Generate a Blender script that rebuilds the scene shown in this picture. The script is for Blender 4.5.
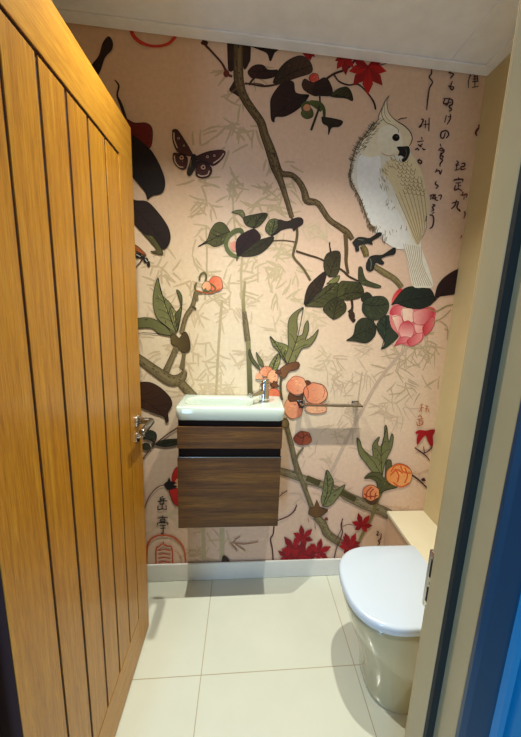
import bpy, bmesh, math, random
import numpy as np
from mathutils import Vector
C = bpy.context.scene.collection
for o in list(bpy.data.objects): bpy.data.objects.remove(o)
PI = math.pi

# ------------------------------------------------------------------ camera
EYE = 1.409
YAW, PITCH, ROLL = 5.86, 10.964, 2.585
FPX, PPX, PPY = 322.02, 275.66, 375.13
def cam_axes():
    a, b, c = map(math.radians, (YAW, PITCH, ROLL))
    fw = np.array([math.sin(a)*math.cos(b), math.cos(a)*math.cos(b), -math.sin(b)])
    r = np.array([math.cos(a), -math.sin(a), 0.0]); u = np.cross(r, fw)
    return math.cos(c)*r+math.sin(c)*u, -math.sin(c)*r+math.cos(c)*u, fw
RX, UP, FW = cam_axes()
cd = bpy.data.cameras.new('camera'); cam = bpy.data.objects.new('camera', cd); C.objects.link(cam)
from mathutils import Matrix
m = Matrix(((RX[0], UP[0], -FW[0], 0), (RX[1], UP[1], -FW[1], 0), (RX[2], UP[2], -FW[2], EYE), (0, 0, 0, 1)))
cam.matrix_world = m
cd.sensor_fit = 'AUTO'; cd.sensor_width = 36; cd.lens = FPX*36/737
cd.shift_x = -(PPX-260.5)/737; cd.shift_y = (PPY-368.5)/737
cd.clip_start = 0.02
bpy.context.scene.camera = cam

# ------------------------------------------------------------------ light and exposure
sc = bpy.context.scene
sc.view_settings.view_transform = 'Standard'; sc.view_settings.look = 'None'
sc.view_settings.exposure = 0.34; sc.view_settings.gamma = 1.0
w = bpy.data.worlds.new('hall_daylight'); sc.world = w; w.use_nodes = True
w.node_tree.nodes['Background'].inputs[0].default_value = (0.60, 0.82, 1.0, 1)
w.node_tree.nodes['Background'].inputs[1].default_value = 0.19
WINDOW_POWER = 24.0
al = bpy.data.lights.new('hall_window_light', 'AREA'); al.energy = WINDOW_POWER; al.color = (0.34, 0.62, 1.0)
al.shape = 'RECTANGLE'; al.size = 0.35; al.size_y = 1.9
alo = bpy.data.objects.new('hall_window_light', al); C.objects.link(alo)
alo.location = (-0.82, -1.5, 1.15)
alo.rotation_euler = (Vector((0.1, 1.4, 1.2))-Vector(alo.location)).to_track_quat('-Z', 'Y').to_euler()
SPOT_COLOR = (1.0, 0.98, 0.86)
BEAMS = ((22.0, 66, 1.0), (60.0, 113, 0.95))      # watts, cone angle, softness: the lamp's beam and its wider spill

# room measures in metres
YB, HC, XR, XL = 1.508, 2.444, 1.001, -0.80
XD, DY0, DY1 = -0.392, 0.503, 1.247
JX, FY0, FY1 = 0.361, 0.372, 0.498          # door lining face, hall side and room side of the front wall

# ------------------------------------------------------------------ helpers
def s2l(c):
    return tuple(((v/255)/12.92 if v/255 <= 0.04045 else (((v/255)+0.055)/1.055)**2.4) for v in c)
def newmat(name, rgb=(200, 200, 200), rough=0.5, metal=0.0, coat=0.0, spec=0.5):
    mt = bpy.data.materials.new(name); mt.use_nodes = True
    b = mt.node_tree.nodes['Principled BSDF']
    b.inputs['Base Color'].default_value = (*s2l(rgb), 1); b.inputs['Roughness'].default_value = rough
    b.inputs['Metallic'].default_value = metal; b.inputs['Coat Weight'].default_value = coat
    b.inputs['Coat Roughness'].default_value = 0.05; b.inputs['Specular IOR Level'].default_value = spec
    return mt
def ramp(nt, fac, stops):
    r = nt.nodes.new('ShaderNodeValToRGB'); nt.links.new(fac, r.inputs[0])
    el = r.color_ramp.elements
    while len(el) < len(stops): el.new(0.5)
    for e, (p, c) in zip(el, stops): e.position = p; e.color = (*s2l(c), 1)
    return r.outputs[0]
def noise(nt, scale, detail=4, stretch=(1, 1, 1), rough=0.6, dist=0):
    tc = nt.nodes.new('ShaderNodeTexCoord'); mp = nt.nodes.new('ShaderNodeMapping')
    mp.inputs['Scale'].default_value = stretch
    nt.links.new(tc.outputs['Object'], mp.inputs[0])
    n = nt.nodes.new('ShaderNodeTexNoise'); n.inputs['Scale'].default_value = scale
    n.inputs['Detail'].default_value = detail; n.inputs['Roughness'].default_value = rough
    n.inputs['Distortion'].default_value = dist
    nt.links.new(mp.outputs[0], n.inputs['Vector'])
    return n.outputs['Fac']
def bump(mt, fac, strength=0.2, dist=0.002):
    nt = mt.node_tree; b = nt.nodes.new('ShaderNodeBump')
    b.inputs['Strength'].default_value = strength; b.inputs['Distance'].default_value = dist
    nt.links.new(fac, b.inputs['Height']); nt.links.new(b.outputs[0], nt.nodes['Principled BSDF'].inputs['Normal'])
def mottled(name, a, b, scale, rough=0.6, bmp=0.15, **k):
    mt = newmat(name, a, rough, **k); nt = mt.node_tree
    f = noise(nt, scale, 5)
    nt.links.new(ramp(nt, f, [(0.3, a), (0.7, b)]), nt.nodes['Principled BSDF'].inputs['Base Color'])
    if bmp: bump(mt, noise(nt, scale*6, 3), bmp, 0.001)
    return mt
def wood(name, dark, mid, light, stretch, scale=6, rough=0.45, coat=0.0, detail_strength=0.35):
    """grain runs along the axis with the smallest stretch"""
    mt = newmat(name, mid, rough, coat=coat); nt = mt.node_tree
    f1 = noise(nt, scale, 6, stretch, 0.65, 0.6)
    col = ramp(nt, f1, [(0.28, dark), (0.5, mid), (0.72, light)])
    f2 = noise(nt, scale*7, 4, stretch, 0.7)
    mx = nt.nodes.new('ShaderNodeMix'); mx.data_type = 'RGBA'; mx.blend_type = 'MULTIPLY'
    mx.inputs[0].default_value = detail_strength
    nt.links.new(col, mx.inputs[6]); nt.links.new(ramp(nt, f2, [(0.35, (120, 100, 80)), (0.6, (255, 255, 255))]), mx.inputs[7])
    nt.links.new(mx.outputs[2], nt.nodes['Principled BSDF'].inputs['Base Color'])
    bump(mt, f2, 0.15, 0.001)
    return mt
def obj(name, bm, mat, parent=None, smooth=False):
    me = bpy.data.meshes.new(name); bmesh.ops.recalc_face_normals(bm, faces=bm.faces[:])
    bm.to_mesh(me); bm.free()
    mats = mat if isinstance(mat, (list, tuple)) else [mat]
    for q in mats: me.materials.append(q)
    if smooth:
        for p in me.polygons: p.use_smooth = True
    o = bpy.data.objects.new(name, me); C.objects.link(o)
    if parent:
        o.parent = parent
        o.location = -Vector(parent.location)      # shapes are written in room coordinates
    return o
def soften(o, width=0.003, seg=2, angle=30):
    b = o.modifiers.new('bevel', 'BEVEL'); b.width = width; b.segments = seg
    b.limit_method = 'ANGLE'; b.angle_limit = math.radians(angle)
    for p in o.data.polygons: p.use_smooth = True
    o.modifiers.new('wn', 'WEIGHTED_NORMAL')
    return o
def struct(o): o['kind'] = 'structure'; return o
def thing(name, label, cat, loc):
    o = bpy.data.objects.new(name, None); C.objects.link(o); o.location = loc; o.empty_display_size = 0.05
    o['label'] = label; o['category'] = cat; return o
def box(bm, x0, x1, y0, y1, z0, z1, mi=0):
    vs = [bm.verts.new(p) for p in ((x0,y0,z0),(x1,y0,z0),(x1,y1,z0),(x0,y1,z0),(x0,y0,z1),(x1,y0,z1),(x1,y1,z1),(x0,y1,z1))]
    for f in ((0,3,2,1),(4,5,6,7),(0,1,5,4),(1,2,6,5),(2,3,7,6),(3,0,4,7)):
        fc = bm.faces.new([vs[i] for i in f]); fc.material_index = mi
def B(*a):
    bm = bmesh.new(); box(bm, *a); return bm
def loft(bm, rings, cap0=True, cap1=True):
    rs = [[bm.verts.new(p) for p in r] for r in rings]
    n = len(rs[0])
    for a, b in zip(rs, rs[1:]):
        for i in range(n):
            bm.faces.new((a[i], a[(i+1) % n], b[(i+1) % n], b[i]))
    if cap0: bm.faces.new(rs[0][::-1])
    if cap1: bm.faces.new(rs[-1])
def tube(bm, pts, radii, n=16, flat=None):
    pts = [Vector(p) for p in pts]; rings = []
    if not isinstance(radii, (list, tuple)): radii = [radii]*len(pts)
    ref = None
    for i, p in enumerate(pts):
        t = (pts[min(i+1, len(pts)-1)]-pts[max(i-1, 0)]).normalized()
        if ref is None: ref = Vector((0, 0, 1)) if abs(t.z) < 0.9 else Vector((1, 0, 0))
        u = (ref-t*ref.dot(t)).normalized(); v = t.cross(u); ref = u
        k = flat or 1.0
        rings.append([p+u*math.cos(a)*radii[i]+v*math.sin(a)*radii[i]*k for a in [2*PI*j/n for j in range(n)]])
    loft(bm, rings)
def lathe(bm, c, prof, axis='z', n=32):
    rings = []
    for r, h in prof:
        ring = []
        for j in range(n):
            a = 2*PI*j/n; x, y = r*math.cos(a), r*math.sin(a)
            ring.append({'z': (c[0]+x, c[1]+y, c[2]+h), 'x': (c[0]+h, c[1]+x, c[2]+y), 'y': (c[0]+x, c[1]+h, c[2]+y)}[axis])
        rings.append(ring)
    loft(bm, rings)
def arc(p0, p1, p2, n=6):
    p0, p1, p2 = map(Vector, (p0, p1, p2))
    return [p0*(1-t)**2+p1*2*t*(1-t)+p2*t*t for t in [i/n for i in range(n+1)]]

# ------------------------------------------------------------------ materials
M = {}
M['ceiling'] = mottled('white_ceiling_paint', (240, 242, 248), (230, 232, 238), 14, 0.8, 0.3)
M['cream'] = mottled('cream_wall_paint', (206, 190, 148), (198, 182, 140), 6, 0.75, 0.15)
M['trimpaint'] = mottled('satin_frame_paint', (178, 164, 128), (170, 156, 120), 9, 0.45, 0.1)
M['white'] = mottled('white_gloss_paint', (232, 232, 224), (224, 224, 216), 9, 0.35, 0.05)
M['ledge'] = mottled('cream_ledge_gloss', (226, 218, 190), (220, 212, 184), 5, 0.3, 0.03)
M['ceramic'] = newmat('white_ceramic', (192, 206, 196), 0.08, coat=0.6)
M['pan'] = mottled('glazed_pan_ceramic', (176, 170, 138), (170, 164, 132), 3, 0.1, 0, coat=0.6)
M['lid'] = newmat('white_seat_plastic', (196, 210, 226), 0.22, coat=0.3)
M['chrome'] = newmat('polished_chrome', (225, 225, 225), 0.09, metal=1.0)
M['satin'] = newmat('satin_steel', (150, 148, 146), 0.2, metal=1.0)
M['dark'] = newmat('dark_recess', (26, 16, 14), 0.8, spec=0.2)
M['hole'] = newmat('latch_hole', (26, 20, 18), 0.8)
M['oak'] = wood('golden_oak_vertical', (170, 110, 22), (192, 132, 28), (206, 152, 42), (9, 9, 0.35), 9, 0.42, 0.12, 0.4)
M['oakh'] = wood('golden_oak_horizontal', (176, 116, 26), (196, 138, 34), (210, 158, 50), (9, 0.4, 9), 9, 0.42, 0.12, 0.4)
M['stain_shade'] = newmat('groove_stain_edge_shade', (44, 6, 10), 0.8)  # groove stain; also the painted gap shade on the hinge edge
M['walnut'] = wood('walnut_horizontal', (60, 35, 6), (96, 61, 14), (122, 86, 26), (0.5, 3, 11), 5, 0.6, 0.0, 0.6)
M['navy'] = newmat('navy_gloss_paint', (6, 58, 88), 0.35, coat=0.2)
M['blue'] = newmat('mid_blue_gloss_paint', (8, 132, 186), 0.35, coat=0.2)
M['stop_shade'] = newmat('dark_stop_shade', (26, 34, 34), 0.7)  # painted shade for the stop's hall face
M['hallpaint'] = mottled('hall_paint', (150, 160, 175), (145, 155, 170), 6, 0.7)

# floor tiles: large cream porcelain with thin grout
def floor_mat():
    mt = newmat('cream_porcelain_tiles', (226, 220, 190), 0.18, coat=0.15); nt = mt.node_tree
    tc = nt.nodes.new('ShaderNodeTexCoord'); sp = nt.nodes.new('ShaderNodeSeparateXYZ')
    nt.links.new(tc.outputs['Object'], sp.inputs[0])
    def mth(op, a, b=None, c=None):
        n = nt.nodes.new('ShaderNodeMath'); n.operation = op
        for i, v in enumerate((a, b, c)):
            if v is None: continue
            if isinstance(v, (int, float)): n.inputs[i].default_value = v
            else: nt.links.new(v, n.inputs[i])
        return n.outputs[0]
    lines = []
    for out, off in ((sp.outputs[0], -0.1347), (sp.outputs[1], 1.034)):
        q = mth('DIVIDE', mth('SUBTRACT', out, off), 0.62)
        fr = mth('ABSOLUTE', mth('SUBTRACT', mth('FRACT', mth('ADD', q, 0.5)), 0.5))
        lines.append(mth('LESS_THAN', fr, 0.0024))
    g = mth('MAXIMUM', lines[0], lines[1])
    f = noise(nt, 2.5, 5); base = ramp(nt, f, [(0.3, (210, 214, 198)), (0.7, (218, 222, 206))])
    mx = nt.nodes.new('ShaderNodeMix'); mx.data_type = 'RGBA'
    nt.links.new(g, mx.inputs[0]); nt.links.new(base, mx.inputs[6]); mx.inputs[7].default_value = (*s2l((168, 156, 126)), 1)
    nt.links.new(mx.outputs[2], nt.nodes['Principled BSDF'].inputs['Base Color'])
    nt.links.new(mth('MULTIPLY_ADD', g, 0.5, 0.2), nt.nodes['Principled BSDF'].inputs['Roughness'])
    return mt
M['floor'] = floor_mat()

# ------------------------------------------------------------------ room shell
struct(obj('floor', B(-1.2, 1.3, -0.6, YB+0.1, -0.05, 0), M['floor']))
bm = bmesh.new(); box(bm, -1.2, 1.3, FY0-0.02, YB+0.1, HC, HC+0.08)
o = struct(obj('ceiling', bm, M['ceiling']))
struct(obj('wall_right', B(XR, XR+0.1, FY0-0.02, YB+0.1, 0, HC), M['cream']))
M['leftpaint'] = mottled('taupe_wall_paint', (150, 124, 98), (144, 118, 92), 6, 0.8)
struct(obj('wall_left', B(XL-0.1, XL, FY0-0.02, YB+0.1, 0, HC), M['leftpaint']))
bm = bmesh.new()                                    # front wall around the doorway
box(bm, XL, XD-0.045-0.03, FY0, FY1, 0, HC); box(bm, JX+0.03, XR, FY0, FY1, 0, HC); box(bm, XD-0.075, JX+0.03, FY0, FY1, 2.03, HC)
struct(obj('wall_front', bm, M['cream']))
# ceiling edge boards and a board joint
o = struct(obj('trim_1', B(XL, XR, YB-0.056, YB-0.005, HC-0.008, HC), M['ceiling'])); soften(o, 0.003)
o = struct(obj('trim_2', B(XR-0.048, XR, FY1, YB-0.057, HC-0.008, HC), M['ceiling'])); soften(o, 0.003)
o = struct(obj('trim_3', B(0.801, 0.806, FY1, YB-0.057, HC-0.004, HC), M['ceiling'])); soften(o, 0.0015)
o = struct(obj('baseboard_back', B(XL, 0.795, YB-0.016, YB-0.0045, 0, 0.103), M['white'])); soften(o, 0.005)

# door lining (frame) around the opening, room rebate, stop with a painted shade strip
XH = XD-0.04                                        # back face of the open door
bm = bmesh.new()
box(bm, JX, JX+0.03, FY0, FY1, 0, 2.0); box(bm, XH-0.035, XH-0.005, FY0, FY1, 0, 2.0); box(bm, XH-0.035, JX+0.03, FY0, FY1, 2.0, 2.03)
fr = struct(obj('trim_4', bm, M['trimpaint'])); soften(fr, 0.004, 2)
bm = bmesh.new(); box(bm, JX-0.014, JX, 0.427, 0.474, 0, 1.986); box(bm, XH-0.005, XH+0.009, 0.427, 0.474, 0, 1.986); box(bm, XH-0.005, JX, 0.427, 0.474, 1.986, 2.0)
st = obj('door_stop', bm, M['trimpaint'], fr); soften(st, 0.002)
bm = bmesh.new(); box(bm, JX-0.0135, JX, 0.419, 0.4269, 0.004, 1.98)
obj('stop_shade_strip', bm, M['stop_shade'], fr)  # dark strip paints in the shade on the stop's hall-facing side
# strike plate with two keeps
bm = bmesh.new(); box(bm, JX-0.0025, JX, 0.4745, 0.4965, 0.865, 0.985)
box(bm, JX-0.0025, JX+0.004, 0.4965, 0.502, 0.865, 0.985)
sp = obj('strike_plate', bm, M['chrome'], fr); soften(sp, 0.0008); sp['label'] = 'chrome strike plate'
bm = bmesh.new(); box(bm, JX-0.004, JX-0.002, 0.478, 0.492, 0.935, 0.972); box(bm, JX-0.004, JX-0.002, 0.478, 0.492, 0.882, 0.912)
obj('keep_hole', bm, M['hole'], sp)
bm = bmesh.new()
for z in (0.978, 0.924, 0.873): lathe(bm, (JX-0.0045, 0.485, z), [(0.0, 0), (0.0036, 0), (0.0036, 0.0025)], 'x', 12)
obj('screw', bm, M['satin'], sp)

# hall side architrave in blue with a stepped profile
def profile_strip(name, pts, z0, z1, mats, idx):
    bm = bmesh.new(); n = len(pts)
    lo = [bm.verts.new((x, y, z0)) for x, y in pts]; hi = [bm.verts.new((x, y, z1)) for x, y in pts]
    for i in range(n):
        f = bm.faces.new((lo[i], lo[(i+1) % n], hi[(i+1) % n], hi[i])); f.material_index = idx[i] if i < len(idx) else 0
    bm.faces.new(lo[::-1]); bm.faces.new(hi)
    return obj(name, bm, mats)
ax = JX+0.0
pts = [(ax-0.002, FY0), (ax-0.002, FY0-0.006), (ax+0.006, FY0-0.010), (ax+0.048, FY0-0.010), (ax+0.052, FY0-0.018), (ax+0.060, FY0-0.020),
       (ax+0.063, FY0-0.010), (ax+0.069, FY0-0.010), (ax+0.073, FY0-0.022), (ax+0.13, FY0-0.024), (ax+0.13, FY0)]
o = struct(profile_strip('trim_5', pts, 0, 2.08, [M['navy'], M['blue']], [0, 0, 0, 1, 1, 1, 0, 1, 1, 1, 1]))
bm = B(0.36+0.131, 1.3, FY0-0.012, FY0-0.0005, 0, HC); struct(obj('wall_hall', bm, M['hallpaint']))

# ------------------------------------------------------------------ back wall with its printed mural
# One mesh: the plaster slab plus the printed shapes, each ink layer a few microns above the last.
from mathutils.geometry import delaunay_2d_cdt
class Mural:
    def __init__(s):
        s.bm = bmesh.new(); s.col = s.bm.loops.layers.float_color.new('ink'); s.y = YB-0.00012
    def up(s, k=1): s.y -= 0.000003*k
    def face(s, vs, cols, mi=1):
        try: f = s.bm.faces.new(vs)
        except ValueError: return
        f.material_index = mi
        for l, c in zip(f.loops, cols): l[s.col] = (*c, 1)
MU = Mural()
def wall(x, y):
    """sheet position (in the mural's own tracing grid) to metres on the wall"""
    v = FW+(x-PPX)/FPX*RX-(y-PPY)/FPX*UP; t = YB/v[1]
    return max(XL+0.001, min(XR-0.001, v[0]*t)), max(0.0, min(HC-0.001, EYE+v[2]*t))
def ink(c):
    r, g, b = c
    if g > r and g > b and g < 190:
        L = 0.35*r+0.5*g+0.15*b; r, g, b = r*.7+L*.33, g*.7+L*.29, b*.7+L*.24
    return tuple(q**1.12 for q in s2l((r, g, b)))
def smooth(pts, n=5, closed=True):
    if len(pts) < 3: return pts
    out = []; N = len(pts)
    rng = range(N) if closed else range(N-1)
    for i in rng:
        if closed: p0, p1, p2, p3 = pts[i-1], pts[i], pts[(i+1) % N], pts[(i+2) % N]
        else: p0, p1, p2, p3 = pts[max(i-1, 0)], pts[i], pts[i+1], pts[min(i+2, N-1)]
        for k in range(n):
            t = k/n
            out.append(tuple(0.5*((2*b)+(-a+c)*t+(2*a-5*b+4*c-d)*t*t+(-a+3*b-3*c+d)*t**3) for a, b, c, d in zip(p0, p1, p2, p3)))
    if not closed: out.append(pts[-1])
    return out
def fill(pts, c1, c2=None, n=4, axis=None, step=True):
    MU.up(1 if step else 0.4)
    P = smooth(pts, n) if n > 1 else pts
    W = [wall(*p) for p in P]
    a = ink(c1); b = ink(c2 or c1)
    if axis is None: axis = (1, 0) if abs(W[0][0]-W[len(W)//2][0]) > abs(W[0][1]-W[len(W)//2][1]) else (0, 1)
    pr = [p[0]*axis[0]-p[1]*axis[1] for p in W]; lo, hi = min(pr), max(pr)+1e-9
    V, _, Fc, _, _, _ = delaunay_2d_cdt([Vector(q) for q in W], [], [list(range(len(W)))], 1, 1e-7)
    vs = [MU.bm.verts.new((q[0], MU.y, q[1])) for q in V]
    vc = []
    for q in V:
        t = min(1, max(0, ((q[0]*axis[0]-q[1]*axis[1])-lo)/(hi-lo))); vc.append(tuple(a[k]+(b[k]-a[k])*t for k in range(3)))
    for t in Fc: MU.face([vs[i] for i in t], [vc[i] for i in t])
def line(pts, wd, c1, c2=None, n=4, step=True, taper=(1, 1)):
    """ribbon; wd scalar or per-point list, in tracing units"""
    MU.up(1 if step else 0.4)
    if not isinstance(wd, (list, tuple)):
        k = len(pts); wd = [wd*(taper[0]+(1-taper[0])*min(1, 3*i/(k-1)) if i < k/2 else wd*(taper[1]+(1-taper[1])*min(1, 3*(k-1-i)/(k-1)))/wd) for i in range(k)]
    P = smooth([(*p, q) for p, q in zip(pts, wd)], n, False) if n > 1 and len(pts) > 2 else [(*p, q) for p, q in zip(pts, wd)]
    a = ink(c1); b = ink(c2 or c1); prev = None; N = len(P)
    for i, (x, y, q) in enumerate(P):
        x0, y0 = P[max(i-1, 0)][:2]; x1, y1 = P[min(i+1, N-1)][:2]
        L = math.hypot(x1-x0, y1-y0) or 1; nx, ny = -(y1-y0)/L*q/2, (x1-x0)/L*q/2
        A, D = wall(x+nx, y+ny), wall(x-nx, y-ny)
        c = tuple(a[k]+(b[k]-a[k])*i/max(N-1, 1) for k in range(3))
        cur = (MU.bm.verts.new((A[0], MU.y, A[1])), MU.bm.verts.new((D[0], MU.y, D[1])), c)
        if prev: MU.face((prev[0], cur[0], cur[1], prev[1]), (prev[2], c, c, prev[2]))
        prev = cur
def inside(q, P):
    r = False
    for (x0, y0), (x1, y1) in zip(P, P[1:]+P[:1]):
        if (y0 > q[1]) != (y1 > q[1]) and q[0] < (x1-x0)*(q[1]-y0)/(y1-y0)+x0: r = not r
    return r
class T:
    """a tracing tile: origin and scale of the enlarged study the points were read from"""
    def __init__(s, x, y, k=5.21): s.x, s.y, s.k = x, y, k
    def p(s, pts): return [(s.x+a/s.k, s.y+b/s.k) for a, b in pts]
    def F(s, pts, c1, c2=None, ol=None, n=4, ow=0.7, axis=None):
        P = s.p(pts); fill(P, c1, c2, n, axis)
        if ol: line(P+[P[0]], ow, ol, n=n)
    def L(s, pts, wd, c1, c2=None, n=4, **k):
        wd = [q/s.k for q in wd] if isinstance(wd, (list, tuple)) else wd/s.k
        line(s.p(pts), wd, c1, c2, n, **k)
    def leaf(s, pts, c1, c2=None, ol=(30, 22, 14), vein=(35, 28, 18), mid=None, ow=0.6):
        """outline pts; pts[0] is the stalk end, the midrib runs to the farthest point"""
        s.F(pts, c1, c2, ol, ow=ow)
        s.dabs(pts, c1, c2 or c1)
        a = pts[0]; far = max(pts, key=lambda q: (q[0]-a[0])**2+(q[1]-a[1])**2) if mid is None else pts[mid]
        cx = sum(q[0] for q in pts)/len(pts); cy = sum(q[1] for q in pts)/len(pts)
        m_ = [a, ((a[0]+far[0])/4+cx/2, (a[1]+far[1])/4+cy/2), far]
        if vein is None: return
        s.L(m_, 0.7*s.k, vein)
        sm = smooth(m_, 8, False); MU.up(); poly = smooth(pts, 3)
        dx, dy = far[0]-a[0], far[1]-a[1]; L = math.hypot(dx, dy)
        wdt = max(abs((q[0]-a[0])*dy-(q[1]-a[1])*dx)/L for q in pts)*0.62
        for t in (0.25, 0.42, 0.58, 0.74):
            q = sm[int(t*(len(sm)-1))]
            for sg in (-1, 1):
                e = (q[0]+dx/L*wdt*0.8+sg*dy/L*wdt*(1.1-t*0.6), q[1]+dy/L*wdt*0.8-sg*dx/L*wdt*(1.1-t*0.6))
                e2 = None
                for st in range(1, 11):
                    g = (q[0]+(e[0]-q[0])*st/8, q[1]+(e[1]-q[1])*st/8)
                    if not inside(g, poly): break
                    e2 = (q[0]+(e[0]-q[0])*st/8*0.9, q[1]+(e[1]-q[1])*st/8*0.9)
                if e2 is None or not inside(q, poly): continue
                e = e2
                s.L([q, ((q[0]+e[0])/2+dx/L*wdt*0.12, (q[1]+e[1])/2+dy/L*wdt*0.12), e], 0.42*s.k, vein, step=False)
    def dabs(s, pts, c1, c2, n=None, amp=0.42):
        P = smooth(pts, 3); xs = [q[0] for q in P]; ys = [q[1] for q in P]; rd = random.Random(int(sum(xs)))
        A = (max(xs)-min(xs))*(max(ys)-min(ys))/s.k/s.k; n = n or int(min(46, 8+A/14)); dx, dy = pts[len(pts)//2][0]-pts[0][0], pts[len(pts)//2][1]-pts[0][1]
        L = math.hypot(dx, dy) or 1; dx, dy = dx/L, dy/L; MU.up()
        for _ in range(n):
            x, y = rd.uniform(min(xs), max(xs)), rd.uniform(min(ys), max(ys)); l = rd.uniform(1.2, 4.0)*s.k; an = rd.uniform(-.5, .5); ux, uy = dx*math.cos(an)-dy*math.sin(an), dy*math.cos(an)+dx*math.sin(an)
            w_ = rd.uniform(.7, 1.7)*s.k; E = [(x, y), (x+ux*l, y+uy*l)]
            if not all(inside((q[0]+ex, q[1]+ey), P) for q in E for ex, ey in ((w_*.7, 0), (-w_*.7, 0), (0, w_*.7), (0, -w_*.7))): continue
            t = rd.random(); k = 1+rd.uniform(-amp, amp*.8)
            s.L([E[0], ((E[0][0]+E[1][0])/2, (E[0][1]+E[1][1])/2), E[1]], [w_*.3, w_, w_*.2], tuple(min(255, (p*(1-t)+q*t)*k) for p, q in zip(c1, c2)), step=False, n=2)
    def disc(s, cx, cy, rx, ry, c1, c2=None, ol=None, wob=0.05, seed=1, ow=0.6):
        r = random.Random(seed); pts = []
        for i in range(14):
            k = 1+r.uniform(-wob, wob); a = 2*PI*i/14; pts.append((cx+rx*k*math.cos(a), cy+ry*k*math.sin(a)))
        s.F(pts, c1, c2, ol, ow=ow)
        if rx > 25: s.dabs(pts, c1, c2 or c1, 30, 0.14)
    def maple(s, cx, cy, size, rot=0, col=(176, 24, 26), n=7, spread=300):
        if col[2] > 30: size *= 1.25
        MU.up()
        for i in range(n):
            a = math.radians(rot-spread/2+spread*i/(n-1)); k = 1-0.45*abs(i-(n-1)/2)/((n-1)/2); L = size*k
            ux, uy = math.sin(a), -math.cos(a); w2 = size*0.19*(0.6+0.4*k)
            pts = [(cx-ux*size*.1, cy-uy*size*.1), (cx+ux*L*.35+uy*w2*.8, cy+uy*L*.35-ux*w2*.8), (cx+ux*L*.6+uy*w2, cy+uy*L*.6-ux*w2), (cx+ux*L, cy+uy*L),
                   (cx+ux*L*.6-uy*w2, cy+uy*L*.6+ux*w2), (cx+ux*L*.35-uy*w2*.8, cy+uy*L*.35+ux*w2*.8)]
            c = tuple(int(v*(0.85+0.15*(i % 2))) for v in col)
            fill(s.p(pts), c, n=1, step=(i % 2 == 0))
        for i in range(n):
            a = math.radians(rot-spread/2+spread*i/(n-1)); k = 1-0.45*abs(i-(n-1)/2)/((n-1)/2)
            s.L([(cx, cy), (cx+math.sin(a)*size*k*.7, cy-math.cos(a)*size*k*.7)], 0.35*s.k, (110, 12, 16), step=(i == 0))

# --- ground tone of the paper: pinkish towards the right, top and foot, cream in the middle left
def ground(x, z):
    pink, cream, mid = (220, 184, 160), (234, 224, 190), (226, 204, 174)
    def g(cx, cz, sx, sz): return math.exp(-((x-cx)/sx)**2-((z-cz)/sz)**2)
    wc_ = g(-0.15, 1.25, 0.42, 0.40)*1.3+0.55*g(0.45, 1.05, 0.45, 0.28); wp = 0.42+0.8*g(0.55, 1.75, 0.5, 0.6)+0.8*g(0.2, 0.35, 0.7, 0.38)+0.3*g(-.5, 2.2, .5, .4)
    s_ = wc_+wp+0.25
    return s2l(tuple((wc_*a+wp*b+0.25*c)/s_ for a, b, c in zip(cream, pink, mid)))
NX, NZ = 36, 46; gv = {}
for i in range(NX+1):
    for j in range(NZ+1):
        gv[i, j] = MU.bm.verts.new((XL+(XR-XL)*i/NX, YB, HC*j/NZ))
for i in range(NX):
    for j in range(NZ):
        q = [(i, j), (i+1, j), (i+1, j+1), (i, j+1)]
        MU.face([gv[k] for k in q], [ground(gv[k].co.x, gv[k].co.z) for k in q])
back = {k: MU.bm.verts.new((gv[k].co.x, YB+0.1, gv[k].co.z)) for k in ((0, 0), (NX, 0), (NX, NZ), (0, NZ))}
MU.bm.faces.new([back[k] for k in ((0, 0), (0, NZ), (NX, NZ), (NX, 0))]).material_index = 0
for ks in ([(i, 0) for i in range(NX+1)], [(NX, j) for j in range(NZ+1)], [(i, NZ) for i in range(NX, -1, -1)], [(0, j) for j in range(NZ, -1, -1)]):
    MU.bm.faces.new([gv[k] for k in ks]+[back[ks[-1]], back[ks[0]]]).material_index = 0

# --- pale bamboo behind everything
rb = random.Random(7)
BAM = (184, 164, 128)
def sprig(x, y, a0, n, L, wd, col):
    for i in range(n):
        a = a0+rb.uniform(-1.3, 1.3); l = L*rb.uniform(0.6, 1.15)
        ux, uy = math.cos(a), math.sin(a); bx, by = x+rb.uniform(-4, 4), y+rb.uniform(-4, 4)
        bend = rb.uniform(-.08, .08)*l
        line([(bx, by), (bx+ux*l*.45-uy*bend, by+uy*l*.45+ux*bend), (bx+ux*l, by+uy*l)], [wd*.75, wd, wd*.45], col, n=2, step=False)
def bamboo(x0, y0, x1, y1, n, L=13, wd=1.7, col=BAM, a0=None):
    wd *= 1.25; col = tuple(int(q*0.62+w0*0.38) for q, w0 in zip(col, (232, 212, 184)))
    L *= 1.3; n = int(n*0.72)
    for _ in range(n):
        x = rb.uniform(x0, x1); y = rb.uniform(y0, y1)
        sprig(x, y, rb.choice((0.3, 1.2, 2.2, 2.9, -0.6, -2.4)) if a0 is None else a0+rb.uniform(-.4, .4), rb.choice((2, 3, 4)), L, wd, col)
MU.up()
pale = (204, 186, 152); thin = (196, 172, 146)
bamboo(218, 62, 262, 130, 9, 15, 1.9, (178, 150, 118)); bamboo(196, 120, 262, 190, 20, 15, 1.9, (180, 154, 120))
bamboo(262, 160, 296, 200, 7, 13, 1.9, (180, 152, 122)); bamboo(182, 188, 290, 240, 24, 14, 1.8, (180, 158, 122))
bamboo(150, 225, 210, 300, 24, 13, 1.7, (190, 170, 134)); bamboo(205, 245, 300, 300, 52, 13, 1.6, (190, 172, 134))
bamboo(140, 300, 250, 400, 66, 13, 1.6, pale); bamboo(245, 300, 330, 372, 34, 12, 1.4, pale)
bamboo(300, 225, 340, 262, 7, 12, 1.4, pale); bamboo(-20, 100, 140, 400, 30, 14, 1.8, pale)
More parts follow.
